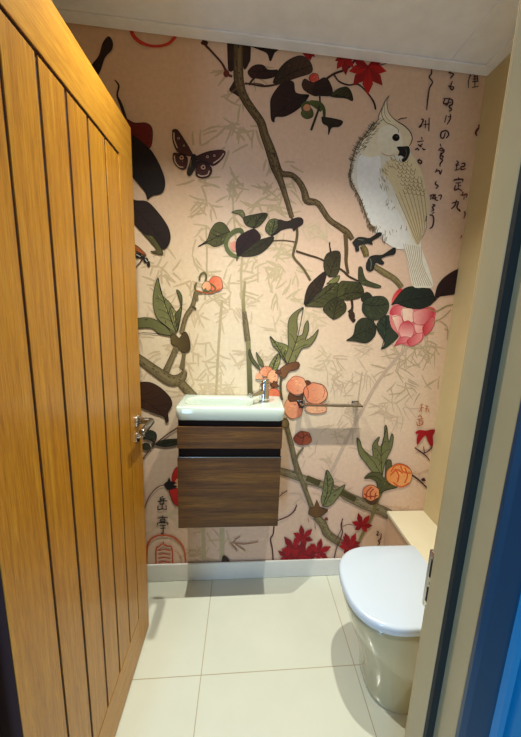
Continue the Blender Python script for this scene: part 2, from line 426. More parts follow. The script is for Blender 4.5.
bamboo(330, 345, 385, 395, 20, 12, 0.9, thin); bamboo(385, 340, 447, 395, 34, 13, 0.9, (176, 156, 124)); bamboo(385, 400, 425, 425, 8, 12, .9, thin)
bamboo(330, 400, 385, 470, 26, 11, 1.1, thin); bamboo(295, 440, 340, 500, 20, 10, 1.0, (196, 166, 144)); bamboo(405, 320, 450, 345, 12, 12, 1.0, (160, 150, 100))
bamboo(186, 528, 262, 575, 20, 12, 1.3, (190, 158, 124)); bamboo(395, 430, 440, 520, 9, 14, 1.5, (206, 168, 142)); bamboo(150, 470, 180, 560, 8, 12, 1.3, pale)
MU.up()
for pts, wd in (([(234, 180), (233, 205), (236, 240)], 2), ([(222, 300), (219, 340), (216, 395)], 2.6), ([(243, 250), (241, 280), (244, 320)], 2.4),
                ([(206, 225), (207, 260), (205, 300)], 1.6), ([(204, 560), (203, 528)], 4), ([(222, 560), (222, 528)], 5)):
    line(pts, wd, (196, 178, 142), step=False)
line([(424, 330), (385, 372), (362, 410), (332, 470), (322, 492)], 3.4, (200, 178, 158)); line([(352, 440), (358, 400), (362, 372)], 1.6, (200, 180, 158))

# --- upper branch
BR, BRD, BRL = (104, 84, 52), (58, 40, 26), (150, 130, 96)
c = T(220, 35); f = T(225, 125); z6 = T(240, 170, 3.256); d = T(310, 50); j = T(220, 200); k_ = T(300, 225); l_ = T(370, 250)
c.F([(40, -80), (78, -80), (78, 150), (70, 185), (50, 190), (40, 150)], (66, 40, 30), (58, 36, 28))
c.F([(120, -80), (158, -80), (160, 110), (150, 150), (132, 180), (120, 150)], (58, 34, 24))
def trunk(t, pts, wd, cols=(BR, BRD, BRL)):
    t.L(pts, [w_*1.08 for w_ in wd], tuple((p*2+q)//3 for p, q in zip(cols[1], cols[0]))); t.L([(x+1.0, y) for x, y in pts], [w_*0.88 for w_ in wd], cols[0])
    lt = tuple((p+q)//2 for p, q in zip(cols[0], cols[2])); dk = tuple((p*2+q)//3 for p, q in zip(cols[0], cols[1]))
    t.L([(x+w_*0.14, y-1) for (x, y), w_ in zip(pts, wd)], [w_*0.34 for w_ in wd], lt)
    rk = random.Random(int(pts[0][0]*7+pts[0][1])); sm = smooth([(*p, q) for p, q in zip(pts, wd)], 12, False); MU.up()
    for _ in range(len(sm)):
        i = rk.randrange(1, len(sm)-3); x, y, w_ = sm[i]; x1, y1, _w = sm[i+rk.choice((1, 2))]; o_f = rk.uniform(-.36, .36)*w_
        L = math.hypot(x1-x, y1-y) or 1; nx, ny = -(y1-y)/L*o_f, (x1-x)/L*o_f
        t.L([(x+nx, y+ny), (x1+nx, y1+ny)], w_*rk.uniform(.06, .14), rk.choice((dk, cols[1], lt)), step=False)
c.F([(95, 215), (60, 262), (48, 288), (70, 305), (110, 320)], BRD)
trunk(f, [(258, 190), (278, 235), (300, 255), (348, 262), (388, 300), (412, 345), (428, 395), (484, 410), (540, 490), (595, 530), (636, 560), (664, 596)], [44, 36, 30, 28, 30, 32, 38, 30, 28, 30, 32, 22])
trunk(f, [(262, 225), (292, 300), (318, 380), (348, 482)], [44, 32, 26, 24])
trunk(c, [(95, -90), (95, 150), (100, 250), (125, 325), (170, 395), (212, 455), (232, 521), (262, 600), (282, 665), (290, 705)], [48, 48, 48, 42, 42, 42, 42, 48, 50, 40])
z6.L([(343, 210), (346, 260), (345, 300), (352, 338)], [14, 13, 11, 9], (112, 90, 58), (96, 74, 46))
z6.L([(165, 150), (185, 190), (184, 228), (176, 260), (175, 285), (205, 320), (229, 360)], [7, 8, 9, 9, 8, 8, 8], (96, 78, 48), (120, 104, 70))
z6.L([(182, 264), (225, 278), (262, 290), (330, 325), (352, 345), (385, 362)], [7, 7, 6, 7, 7, 6], (92, 72, 46), (70, 52, 34))
z6.L([(100, 232), (140, 229), (182, 235)], 4, (104, 84, 54))
z6.L([(290, 238), (295, 265), (298, 290)], [3, 5, 4], (70, 46, 34))
# twig at the top left of the branch
z2 = T(110, 10, 3.256)
z2.L([(305, 60), (305, 105), (330, 135), (365, 175), (382, 208), (398, 218)], [9, 9, 7, 7, 9, 8], (92, 52, 36))
z2.disc(379, 208, 10, 12, (120, 50, 36)); z2.disc(308, 108, 12, 8, (80, 44, 32))
z2.L([(395, 270), (430, 245), (470, 240), (500, 245)], 5, (112, 84, 58))
# leaves around the top
DK, DM = (46, 28, 24), (74, 34, 30)
c.leaf([(160, 60), (215, 68), (300, 75), (282, 96), (262, 138), (246, 98), (205, 78)], DK, vein=None)
c.leaf([(300, 183), (250, 182), (222, 158), (178, 160), (145, 192), (160, 222), (180, 226), (240, 230), (290, 214)], DM, DK, vein=(20, 12, 10))
c.L([(182, 222), (165, 240), (150, 262)], 10, DK)
c.leaf([(276, 252), (300, 192), (348, 138), (410, 110), (452, 122), (478, 160), (474, 198), (405, 222), (330, 248)], (52, 40, 24), (92, 66, 52), vein=(26, 16, 12))
c.leaf([(462, 312), (395, 302), (382, 246), (335, 244), (298, 278), (265, 335), (264, 400), (268, 442), (282, 455), (290, 428), (340, 424), (405, 388), (450, 340)], (60, 32, 30), (44, 26, 22), vein=(18, 10, 10))
c.L([(130, 252), (180, 262), (230, 268), (280, 262), (330, 250)], [10, 8, 12, 10, 6], (74, 46, 36))
c.disc(490, 226, 26, 25, (196, 60, 52), (224, 110, 90), (90, 20, 20)); c.F([(430, 88), (485, 92), (478, 118), (460, 128), (440, 110)], (160, 36, 34))
c.leaf([(425, 260), (440, 230), (480, 250), (521, 240), (540, 290), (500, 320), (440, 290)], (70, 44, 34), vein=None)
c.L([(440, 400), (430, 372), (455, 352), (500, 370), (530, 395)], [20, 18, 14, 26, 22], (92, 112, 46), (72, 92, 40))
c.disc(455, 408, 32, 30, (100, 112, 56), (80, 90, 44), (40, 40, 20)); c.disc(452, 380, 20, 20, (206, 150, 110), None, (110, 50, 40))
d.L([(85, 152), (125, 125), (180, 105), (215, 78), (238, 46)], 12, (66, 32, 30)); d.L([(125, 130), (150, 165), (200, 184), (248, 180), (290, 215), (330, 270), (341, 312)], [9, 9, 9, 9, 8, 10, 9], (70, 36, 34))
d.L([(330, 85), (375, 78), (410, 66)], 5, (90, 30, 30))
d.leaf([(20, 235), (20, 195), (60, 150), (92, 154), (116, 208), (104, 240)], (54, 30, 26), DK, vein=None)
d.leaf([(104, 240), (142, 206), (190, 194), (214, 222), (222, 266), (185, 252), (130, 248)], (74, 74, 40), (58, 46, 30), vein=(34, 28, 16))
d.L([(50, 238), (50, 290), (30, 350), (5, 420)], [10, 9, 12, 12], (58, 48, 28)); d.L([(0, 272), (45, 278), (70, 305), (74, 350)], [18, 20, 18, 14], (86, 108, 48), (60, 74, 36))
d.leaf([(60, 350), (82, 352), (130, 360), (170, 374), (152, 400), (112, 406), (95, 444), (94, 402), (66, 382)], (52, 44, 28), (44, 30, 22), vein=None)
d.maple(300, 92, 145, 180, (182, 30, 28), 7, 235); d.maple(178, 40, 95, 175, (176, 32, 30), 5, 150); d.maple(0, 10, 50, 180, (170, 30, 30), 5, 160)
# --- middle cluster
OL, OD = (104, 106, 58), (62, 58, 32)
i_ = T(130, 200)
i_.leaf([(521, 165), (490, 122), (450, 120), (420, 158), (400, 210), (355, 243), (402, 226), (440, 243), (485, 228), (521, 195)], OL, (80, 80, 44), mid=5)
j.leaf([(125, 102), (130, 78), (110, 52), (60, 65), (100, 76)], (120, 126, 76), None, vein=None)
j.leaf([(178, 148), (135, 130), (125, 92), (180, 76), (236, 68), (246, 85), (212, 130)], (64, 60, 34), (88, 92, 50))
j.L([(100, 300), (55, 280), (32, 240), (40, 200), (75, 165), (110, 160), (118, 190)], [14, 22, 22, 20, 26, 24, 14], (112, 124, 72), (92, 106, 56))
j.F([(52, 230), (80, 215), (92, 250), (88, 268), (62, 262)], (226, 170, 150), (210, 130, 116))
j.leaf([(175, 150), (208, 180), (206, 208), (150, 252), (108, 290), (88, 285), (84, 220), (112, 180)], (56, 28, 32), (42, 26, 22), vein=(24, 14, 12))
j.leaf([(275, 190), (276, 215), (232, 264), (180, 290), (108, 292), (150, 252), (205, 210)], (70, 68, 38), (54, 42, 28))
j.L([(90, 292), (88, 318)], 7, (80, 76, 44)); j.L([(178, 150), (172, 135)], 6, (40, 30, 20))
j.leaf([(268, 188), (240, 165), (238, 140), (256, 108), (286, 98), (318, 112), (330, 140), (300, 172)], (110, 120, 68), (84, 92, 52))
j.leaf([(400, 145), (384, 162), (372, 146), (322, 156), (270, 186), (300, 148), (304, 104), (350, 112), (402, 92), (430, 100), (430, 126)], (58, 46, 34), (48, 30, 28), vein=None)
# --- right cluster
k_.L([(158, 148), (155, 120), (155, 88)], 5, (60, 40, 28))
k_.L([(268, 385), (272, 430), (262, 470), (282, 505)], [14, 13, 22, 16], (66, 48, 32))
k_.leaf([(25, 416), (26, 370), (52, 308), (132, 240), (130, 290), (100, 350)], (58, 38, 28), (60, 50, 30))
k_.leaf([(25, 420), (90, 368), (130, 322), (192, 300), (206, 330), (185, 382), (130, 425), (60, 425)], (92, 94, 50), (72, 72, 38))
k_.F([(138, 306), (170, 280), (206, 264), (190, 300)], (128, 128, 78), None, (60, 56, 34))
k_.leaf([(152, 272), (128, 240), (124, 188), (146, 146), (206, 140), (206, 220), (190, 262)], (60, 50, 32), (80, 76, 46))
k_.leaf([(172, 492), (140, 466), (120, 438), (150, 398), (200, 374), (236, 410), (236, 450), (200, 482)], (58, 58, 34), (84, 80, 46))
k_.leaf([(190, 380), (206, 300), (250, 294), (310, 304), (332, 350), (310, 380), (240, 392)], (84, 84, 46), (60, 60, 34))
k_.leaf([(305, 298), (304, 225), (322, 222), (332, 262), (352, 290), (420, 318), (400, 328), (342, 315)], (72, 74, 44), (84, 96, 56), vein=None)
k_.leaf([(372, 366), (400, 440), (380, 410), (330, 402), (318, 380), (345, 350)], (46, 56, 36), vein=None)
k_.leaf([(325, 410), (350, 380), (430, 372), (462, 410), (450, 460), (410, 492), (360, 490), (325, 450)], (50, 66, 44), (66, 78, 52), vein=(24, 34, 24))
o_ = T(330, 310, 4.342)
o_.L([(82, 0), (96, 20), (100, 48), (110, 40)], [16, 22, 12, 4], (66, 48, 34))
o_.L([(190, 30), (186, 60)], 6, (50, 60, 40))
o_.leaf([(70, 132), (100, 108), (112, 60), (142, 34), (182, 46), (198, 70), (194, 110), (160, 142), (110, 136)], (60, 72, 46), (50, 58, 40), vein=(26, 34, 22))
o_.leaf([(222, 170), (236, 140), (206, 90), (204, 58), (242, 24), (290, 40), (306, 80), (290, 122), (246, 160)], (44, 66, 54), (56, 74, 56), vein=(22, 36, 30))
# --- pink flower
PK, PD, PW = (232, 150, 150), (206, 60, 84), (244, 220, 196)
l_.F([(112, 282), (118, 240), (150, 203), (168, 212), (134, 275)], (206, 50, 60), (226, 110, 110))
l_.F([(100, 330), (125, 285), (200, 290), (330, 300), (336, 360), (320, 420), (285, 445), (262, 480), (205, 500), (160, 490), (124, 500), (150, 450), (110, 400)], (228, 140, 138), (216, 96, 108))
for P_, a, b in (([(100, 330), (128, 292), (188, 298), (172, 345), (130, 342)], PD, PK), ([(165, 305), (222, 308), (226, 372), (175, 372)], PW, (240, 196, 180)),
                 ([(222, 325), (262, 308), (326, 310), (322, 352), (282, 388), (230, 380)], (240, 180, 170), PD), ([(112, 350), (160, 345), (170, 400), (150, 440)], PW, PK),
                 ([(160, 385), (200, 368), (228, 410), (214, 455), (172, 462), (148, 425)], PD, (244, 196, 186)), ([(124, 500), (158, 455), (205, 456), (188, 482), (150, 490)], PD, PK),
                 ([(190, 472), (240, 436), (268, 420), (270, 462), (240, 492), (208, 500)], PD, (238, 160, 156)), ([(228, 385), (275, 392), (300, 370), (290, 420), (240, 432)], (244, 190, 176), PK),
                 ([(272, 402), (318, 350), (337, 368), (326, 402), (306, 430), (284, 445)], (200, 44, 66), (228, 130, 130))):
    l_.F(P_, a, b, (176, 50, 70), ow=0.45)
trunk(k_, [(322, 108), (338, 135), (345, 165)], [26, 32, 26], ((120, 104, 62), (70, 54, 34), (160, 144, 96)))
trunk(k_, [(385, 215), (440, 250), (492, 282), (528, 325)], [26, 30, 28, 26], ((128, 114, 76), (76, 62, 42), (160, 146, 108)))
l_.leaf([(110, 286), (150, 230), (190, 195), (260, 190), (310, 202), (332, 240), (322, 280), (262, 306), (190, 300), (140, 280)], (40, 60, 50), (30, 44, 40), vein=(18, 28, 26))
l_.leaf([(330, 272), (350, 190), (390, 140), (456, 100), (520, 90), (540, 150), (458, 222), (400, 236), (352, 245)], (56, 30, 34), (46, 26, 30), vein=(26, 14, 16))
l_.L([(318, 280), (335, 262), (345, 240)], 8, (56, 36, 34))
l_.L([(300, 300), (340, 320), (400, 290), (450, 285)], 5, (150, 146, 92)); l_.L([(320, 380), (380, 350), (420, 310)], 4, (160, 154, 104)); l_.L([(360, 370), (400, 400), (400, 470)], 3, (170, 150, 110))

# --- cockatoo
w_ = T(350, 90, 6.51); g_ = T(345, 130)
def bird_tile7(pts): return [(340+a/3.256, 190+b/3.256) for a, b in pts]
WH, CRM, INK = (236, 234, 226), (222, 208, 178), (96, 78, 54)
body = g_.p([(150, -40), (110, 20), (75, 60), (50, 115), (32, 180), (24, 240), (44, 295), (74, 350), (96, 410), (118, 470), (140, 505)])+bird_tile7([(118, 128), (148, 160), (172, 185), (205, 190)])
body += bird_tile7([(222, 250), (236, 312), (268, 318), (302, 312), (286, 250), (268, 200), (262, 170)])+g_.p([(412, 521), (436, 450), (438, 390), (425, 320), (405, 255), (385, 190), (345, 130), (330, 60), (300, 0)])
fill(body, (226, 222, 210), (232, 226, 210)); line(body[:11], 1.0, INK)
# wing, cream
wing = g_.p([(240, 150), (300, 170), (345, 130), (388, 195), (408, 260), (428, 330), (440, 395), (432, 460), (408, 521), (380, 600), (352, 560), (320, 470), (290, 400), (262, 330), (225, 260), (190, 210)])
fill(wing, (228, 214, 178), (214, 196, 158), axis=(0, 1))
# white breast
fill(g_.p([(110, 100), (160, 105), (185, 160), (180, 230), (200, 300), (230, 360), (270, 420), (310, 500), (330, 600), (270, 620), (180, 560), (130, 480), (100, 400), (75, 320), (60, 240), (70, 150)]), (240, 240, 238), (232, 230, 224))
MU.up(); rf = random.Random(3)
# scale feathers in rows
for r_ in range(9):
    for q in range(7-r_//3):
        x = 250+q*22+r_*8+(r_ % 2)*11; y = 150+r_*21+q*3
        if x > 330+r_*12: continue
        g_.L([(x-11, y), (x-6, y+11), (x+2, y+14), (x+9, y+8), (x+11, y-2)], 2.6, (140, 118, 80), step=False, n=3)
# long wing feathers
for q in range(8):
    a = q/7
    g_.L([(262+a*130, 335-a*90), (300+a*115, 420-a*50), (345+a*78, 521-a*20), (380+a*22, 600-a*40)], [2.4, 2.8, 2.6, 1.6], (150, 128, 90), step=False)
# tail feathers
MU.up()
for q in range(9):
    a = q/8
    line(bird_tile7([(205+a*58, 175+a*10), (224+a*44, 245), (240+a*58, 312)]), [0.5, 0.55, 0.5], (168, 150, 118), step=False)
# hair strokes down the left flank, breast and back of head
MU.up()
edge = smooth(body[:13], 8, False)
for n_, (x, y) in enumerate(edge):
    if n_ % 1 == 0:
        for e_ in range(2):
            px_, py_ = x+rf.uniform(-.5, 2.5), y+rf.uniform(-2, 2); L_ = rf.uniform(3.5, 6)
            line([(px_, py_), (px_-L_*.25, py_+L_*.5), (px_-L_*.1+rf.uniform(-.5, .5), py_+L_)] if n_ > 30 else [(px_+2, py_+2), (px_-L_*.3, py_+.5), (px_-L_*.65, py_-1)], [0.3, 0.65, 0.15], (104, 84, 58) if e_ else (140, 120, 90), n=2, step=False)
for x0, y0, x1, y1, n_, a0 in ((170, 190, 215, 300, 26, 1.2), (215, 350, 260, 410, 12, 1.9), (200, 110, 300, 190, 26, .9), (20, 420, 60, 480, 0, 0), (150, 480, 320, 560, 14, 1.6)):
    for _ in range(n_):
        x, y = rf.uniform(x0, x1), rf.uniform(y0, y1); a = a0+rf.uniform(-.4, .4); L_ = rf.uniform(14, 28)
        g_.L([(x, y), (x+L_*.5*math.cos(a)+2, y+L_*.5*math.sin(a)), (x+L_*math.cos(a), y+L_*math.sin(a))], [1, 3, .6], (158, 140, 106), step=False, n=2)
# head, crest, face
head = w_.p([(255, 38), (236, 75), (212, 120), (190, 165), (165, 225), (125, 275), (85, 330), (60, 400), (120, 440), (200, 425), (240, 440), (305, 425), (345, 400), (378, 368), (398, 325), (396, 290), (372, 255), (345, 232), (310, 210), (272, 178), (250, 140), (240, 95)])
fill(head, (236, 228, 204), (228, 216, 188), axis=(1, 0))
w_.F([(212, 240), (250, 232), (300, 250), (330, 290), (340, 360), (305, 405), (240, 430), (190, 420), (170, 340), (185, 280)], (240, 236, 220), (232, 224, 200))
w_.L([(255, 36), (238, 80), (246, 140), (272, 180), (312, 212), (350, 235), (385, 270), (402, 310), (396, 345), (380, 370)], [2, 4, 4, 4, 6, 7, 7, 6, 6, 4], (92, 58, 36))
w_.L([(310, 198), (335, 188), (368, 184)], 6, (86, 46, 32)); w_.L([(252, 40), (226, 75), (208, 125), (206, 170), (232, 212), (280, 235), (312, 262), (312, 282)], 4, INK)
w_.L([(225, 92), (222, 140), (232, 180), (262, 208)], 3, (150, 128, 92)); w_.L([(208, 118), (188, 160), (180, 200), (150, 240), (120, 290), (80, 330), (50, 390)], 4, INK)
MU.up()
for _ in range(70):
    t = rf.random(); x = 200-150*t+rf.uniform(-14, 30); y = 180+230*t+rf.uniform(-10, 20); L_ = rf.uniform(18, 38)
    w_.L([(x, y), (x-L_*.4, y+L_*.15), (x-L_*.8, y+L_*.5)], [1.5, 4.2, 1], (108, 88, 60) if _ % 2 else (150, 130, 98), step=False, n=2)
w_.disc(297, 312, 24, 24, (22, 22, 24), None, None, 0.02); w_.disc(302, 306, 6, 5, (90, 90, 92))
w_.F([(302, 374), (340, 370), (378, 370), (388, 400), (382, 430), (365, 460), (342, 472), (334, 455), (346, 442), (330, 430), (308, 430), (318, 405)], (36, 38, 40), (30, 30, 32))
w_.L([(360, 385), (366, 420), (350, 450)], 5, (92, 92, 84)); w_.L([(200, 412), (240, 430), (290, 425)], 3, (170, 110, 90))
# feet on the branch
k_.F([(272, 92), (300, 66), (332, 66), (362, 70), (410, 40), (422, 54), (374, 84), (376, 102), (352, 96), (330, 100), (304, 108), (306, 132), (290, 136), (286, 114)], (46, 50, 46), (40, 40, 38), (20, 20, 20), n=3)
k_.F([(344, 202), (362, 168), (392, 158), (430, 156), (482, 122), (496, 125), (490, 152), (450, 162), (420, 176), (436, 196), (425, 206), (392, 196), (380, 232), (360, 242), (344, 226)], (46, 50, 46), (40, 40, 38), (20, 20, 20), n=3)
k_.L([(364, 176), (370, 200), (366, 230)], 5, (110, 116, 104)); k_.L([(300, 76), (330, 80)], 4, (110, 116, 104))

# --- butterfly
b_ = T(125, 110)
BD = (60, 34, 34)
for P_ in ([(248, 108), (272, 105), (302, 145), (340, 208), (352, 242), (300, 232), (268, 210), (250, 160)], [(255, 225), (300, 234), (326, 252), (320, 300), (298, 312), (265, 290), (250, 255)],
           [(368, 245), (430, 220), (500, 211), (523, 225), (502, 262), (460, 292), (420, 272), (370, 262)], [(375, 270), (420, 274), (452, 308), (440, 346), (400, 356), (372, 342), (370, 300)]):
    b_.F(P_, BD, (92, 52, 50), (30, 18, 18))
for P_ in ([(256, 120), (258, 160), (274, 200)], [(258, 240), (262, 270), (282, 296), (305, 300)], [(515, 228), (494, 256), (460, 280)], [(440, 318), (430, 340), (400, 346), (380, 338)]):
    b_.L(P_, 6, (206, 180, 160))
for x, y, r_ in ((296, 250, 13), (408, 300, 14), (280, 150, 8), (308, 188, 7), (430, 246, 9), (466, 240, 8), (300, 270, 5)):
    b_.disc(x, y, r_, r_, (200, 160, 140), None, (40, 22, 22)); b_.disc(x, y, r_*.4, r_*.4, (40, 22, 22))
b_.F([(350, 235), (372, 240), (368, 300), (340, 346), (322, 330), (336, 280)], (36, 28, 26), (48, 40, 36)); b_.L([(345, 262), (340, 300)], 5, (120, 110, 84))
# --- dark leaves at the left
a_ = T(60, 20)
a_.leaf([(165, 240), (205, 190), (225, 125), (255, 90), (276, 120), (270, 160), (235, 200), (205, 282), (140, 380), (120, 330)], (54, 34, 34), (60, 40, 34), vein=None)
a_.L([(286, 315), (308, 345), (300, 395), (318, 440), (345, 521)], [5, 10, 9, 16, 16], (50, 32, 36))
z2.L([(68, 40), (74, 80), (98, 106), (140, 120), (186, 114), (212, 90), (222, 60)], [11, 12, 12, 9, 10, 12, 11], (196, 52, 44), (208, 76, 60))
b_.leaf([(-60, 60), (0, 45), (50, 70), (110, 70), (142, 98), (142, 170), (120, 205), (40, 190), (-40, 160)], (96, 24, 26), (120, 34, 32), vein=None)
b_.leaf([(-20, 120), (36, 130), (118, 195), (150, 232), (186, 300), (209, 372), (196, 430), (142, 448), (118, 466), (108, 432), (60, 372), (-30, 260)], (40, 26, 28), (34, 24, 26), vein=(22, 14, 16), mid=8)
i_.leaf([(-70, -60), (20, 0), (90, 10), (150, 70), (198, 140), (211, 200), (192, 246), (160, 250), (80, 182), (20, 122), (-60, 40)], (52, 30, 32), (44, 30, 28), vein=(24, 14, 14), mid=6)
i_.leaf([(20, 122), (80, 180), (120, 190), (168, 262), (165, 286), (108, 270), (138, 262), (110, 222)], (84, 80, 48), (100, 92, 56), vein=None)
i_.F([(5, 228), (30, 235), (62, 260), (86, 290), (50, 275), (5, 250)], (168, 96, 50), None, (80, 40, 24)); i_.L([(28, 355), (50, 330), (70, 305)], 5, (80, 56, 40))
for x, y, rx_, ry_ in ((42, 290, 20, 15), (84, 315, 14, 14), (98, 334, 8, 16), (66, 300, 14, 8), (10, 285, 18, 12)): i_.disc(x, y, rx_, ry_, (30, 28, 28), (50, 46, 44))
i_.L([(34, 284), (56, 296)], 4, (190, 190, 180)); i_.L([(80, 308), (92, 324)], 4, (190, 190, 180))

# --- left peach branch
z8 = T(120, 270, 3.256)
GB, GBD, GBL = (128, 114, 82), (84, 72, 46), (158, 144, 110)
def gbranch(t, pts, wd): trunk(t, pts, [q*1.0 for q in wd], (GB, GBD, GBL))
gbranch(z8, [(248, 70), (236, 118), (216, 150), (200, 205)], [12, 14, 14, 14]); z8.L([(236, 118), (248, 128)], 7, GBD)
gbranch(z8, [(186, 248), (168, 290), (148, 335)], [18, 18, 22]); z8.L([(212, 240), (208, 280), (202, 320)], [12, 12, 18], GB)
gbranch(z8, [(-20, 240), (62, 288), (108, 322), (165, 358), (198, 352), (212, 328)], [24, 26, 30, 34, 30, 16]); gbranch(z8, [(200, 368), (222, 392), (252, 425), (285, 470)], [26, 26, 26, 26])
z8.F([(165, 205), (182, 212), (194, 222), (206, 204), (218, 205), (228, 235), (226, 262), (205, 268), (186, 250), (168, 238)], (112, 98, 62), (86, 70, 44), (60, 50, 30))
z8.leaf([(184, 205), (150, 182), (118, 150), (108, 92), (124, 25), (136, 78), (164, 108), (186, 150)], (116, 124, 74), (134, 140, 88), mid=4)
z8.leaf([(184, 205), (168, 160), (164, 120), (185, 140), (188, 180)], (146, 150, 96), None, vein=(70, 76, 44))
z8.leaf([(188, 200), (180, 145), (198, 118), (184, 65), (202, 84), (200, 140)], (104, 112, 66), (88, 92, 54), vein=None)
z8.leaf([(170, 214), (130, 208), (98, 188), (20, 196), (-30, 220), (20, 170), (94, 155), (150, 184)], (96, 104, 58), (120, 126, 76), mid=4)
i_.disc(446, 438, 38, 40, (226, 112, 74), (238, 150, 112), (150, 80, 50)); i_.disc(400, 450, 24, 26, (232, 190, 150), (240, 160, 120), (96, 92, 50))
for P_ in ([(362, 420), (366, 392), (386, 378), (398, 396), (392, 424)], [(348, 430), (338, 455), (352, 478), (378, 482), (396, 460)], [(396, 470), (420, 485), (446, 462), (420, 436)]):
    i_.L(P_, 9, (112, 106, 60))
i_.L([(345, 470), (390, 484), (430, 482), (470, 462)], 6, (186, 96, 50))
i_.L([(352, 521), (348, 495), (355, 478)], 14, GB)

# --- peach spray behind the tap
n_ = T(230, 300); r_t = T(265, 380)
n_.L([(78, -100), (70, 0), (72, 60)], [10, 14, 18], (180, 168, 124), (150, 140, 96)); gbranch(n_, [(74, 60), (82, 130), (92, 215)], [20, 26, 28])
n_.L([(94, 215), (98, 300), (102, 400), (105, 500)], [24, 24, 26, 26], (150, 142, 100), (86, 84, 50))
n_.leaf([(160, 370), (118, 330), (98, 290), (102, 255), (120, 300), (150, 345)], (92, 94, 56), (110, 110, 66), vein=None)
n_.leaf([(176, 352), (150, 330), (136, 272), (150, 290), (170, 320)], (118, 118, 74), None, vein=None)
n_.leaf([(215, 378), (200, 358), (216, 318), (250, 278), (262, 310), (245, 358)], (130, 132, 80), (150, 150, 96))
n_.leaf([(295, 330), (268, 298), (248, 262), (224, 238), (208, 188), (238, 215), (290, 232), (304, 255)], (142, 142, 92), (112, 112, 66), mid=4)
n_.leaf([(300, 335), (285, 300), (302, 250), (302, 180), (304, 110), (334, 65), (382, 38), (358, 66), (348, 110), (352, 148), (346, 186), (376, 178), (388, 130), (405, 108), (408, 160), (392, 208), (430, 186), (460, 152), (444, 200), (412, 240), (375, 252), (352, 292), (330, 330)], (120, 122, 70), (136, 138, 82), mid=6)
n_.F([(255, 392), (258, 362), (300, 332), (350, 322), (362, 340), (345, 362), (308, 372), (290, 400), (268, 412)], (140, 98, 64), (116, 76, 50), (80, 50, 34))
n_.L([(268, 395), (262, 450), (270, 521)], 12, (96, 86, 54))
SA, SL = (228, 140, 104), (240, 178, 140)
n_.disc(190, 372, 34, 26, SL, SA, (170, 100, 70)); n_.disc(222, 398, 28, 34, (238, 190, 150), SL, (170, 100, 70)); n_.disc(225, 490, 36, 30, SA, (224, 120, 90), (160, 80, 60)); n_.disc(150, 400, 18, 20, SL, None, None)
for q in ((180, 425, 22), (232, 440, 20), (252, 375, 14)): n_.disc(q[0], q[1], q[2], q[2]*.8, (120, 76, 50), None, (70, 44, 30), 0.3)
r_t.disc(148, 140, 48, 60, SL, SA, (178, 110, 76)); r_t.disc(265, 148, 56, 26, (238, 186, 146), SL, (178, 110, 76)); r_t.disc(165, 28, 52, 48, SA, SL, (160, 84, 60))
r_t.disc(262, 68, 62, 54, SA, SL, (120, 76, 56), 0.06, 5, 0.8); r_t.L([(215, 30), (225, 60), (222, 95)], 4, (170, 90, 60)); r_t.L([(300, 30), (310, 60), (300, 90)], 4, (200, 110, 80))
r_t.F([(118, 90), (130, 62), (150, 80), (182, 82), (200, 60), (196, 100), (212, 130), (180, 145), (165, 110), (130, 112)], (116, 76, 48), (90, 60, 40), (60, 40, 28), n=2)
r_t.F([(205, 5), (225, 0), (240, 15), (222, 28)], (110, 70, 46))
gbranch(r_t, [(104, 195), (118, 260), (138, 340), (155, 420), (175, 480), (210, 560)], [18, 22, 24, 26, 26, 26])
r_t.disc(105, 225, 20, 22, (176, 150, 110), (110, 96, 60), (70, 60, 40)); r_t.L([(156, 420), (175, 380), (200, 350)], [16, 12, 10], GB)
r_t.disc(196, 302, 47, 36, (146, 66, 48), (176, 96, 62), (84, 44, 32), 0.06); r_t.L([(165, 285), (190, 300), (215, 285), (235, 300)], 4, (90, 44, 32)); r_t.L([(196, 270), (200, 300), (190, 335)], 4, (96, 50, 34))

# --- lower right spray and the long branch
t_ = T(265, 470); u_ = T(335, 450); s_ = T(350, 380)
def longbranch(t, pts, wd): trunk(t, pts, wd, ((140, 126, 98), (96, 86, 60), (168, 154, 126)))
longbranch(t_, [(-200, -90), (0, -15), (85, 5), (160, 28), (210, 48), (290, 72), (370, 100), (440, 140), (521, 178), (640, 225), (700, 290), (780, 380)], [34, 36, 36, 38, 38, 36, 38, 44, 48, 48, 44, 44])
for P_ in ([(215, 38), (285, 68)], [(392, 112), (470, 152)]): t_.L([P_[0], P_[1]], 30, (92, 84, 50), (84, 76, 46))
gbranch(t_, [(160, -10), (180, 30), (205, 90), (242, 190)], [24, 22, 22, 24]); gbranch(t_, [(262, 238), (300, 280), (325, 330), (384, 372), (420, 400)], [34, 38, 40, 38, 30])
t_.leaf([(300, 185), (290, 150), (300, 105), (318, 0), (342, 26), (356, 60), (352, 100), (380, 95), (415, 74), (398, 112), (352, 172), (325, 188)], (112, 120, 74), (132, 138, 88), mid=3); t_.L([(310, 180), (340, 120), (350, 60)], 4, (70, 76, 46))
t_.F([(225, 225), (232, 195), (258, 188), (268, 152), (284, 190), (326, 205), (312, 222), (296, 236), (262, 244), (240, 236)], (124, 92, 56), (104, 74, 46), (74, 50, 34), n=2)
t_.disc(318, 252, 10, 9, (120, 70, 60), None, None, .2); t_.L([(222, 248), (228, 270)], 4, (190, 120, 110)); t_.L([(258, 275), (262, 305)], 3, (150, 120, 110))
for P_, q in (([(70, 138), (95, 118), (116, 105)], 5), ([(92, 120), (86, 112)], 3), ([(60, 262), (120, 238), (152, 208), (164, 178)], 6), ([(150, 208), (162, 206)], 3), ([(46, 290), (42, 330), (28, 356), (36, 400), (40, 440), (42, 480)], 7), ([(404, 250), (394, 285), (402, 320), (385, 375), (372, 400), (358, 460)], 6), ([(392, 300), (430, 280), (458, 284)], 3)):
    t_.L(P_, q, (96, 54, 52))
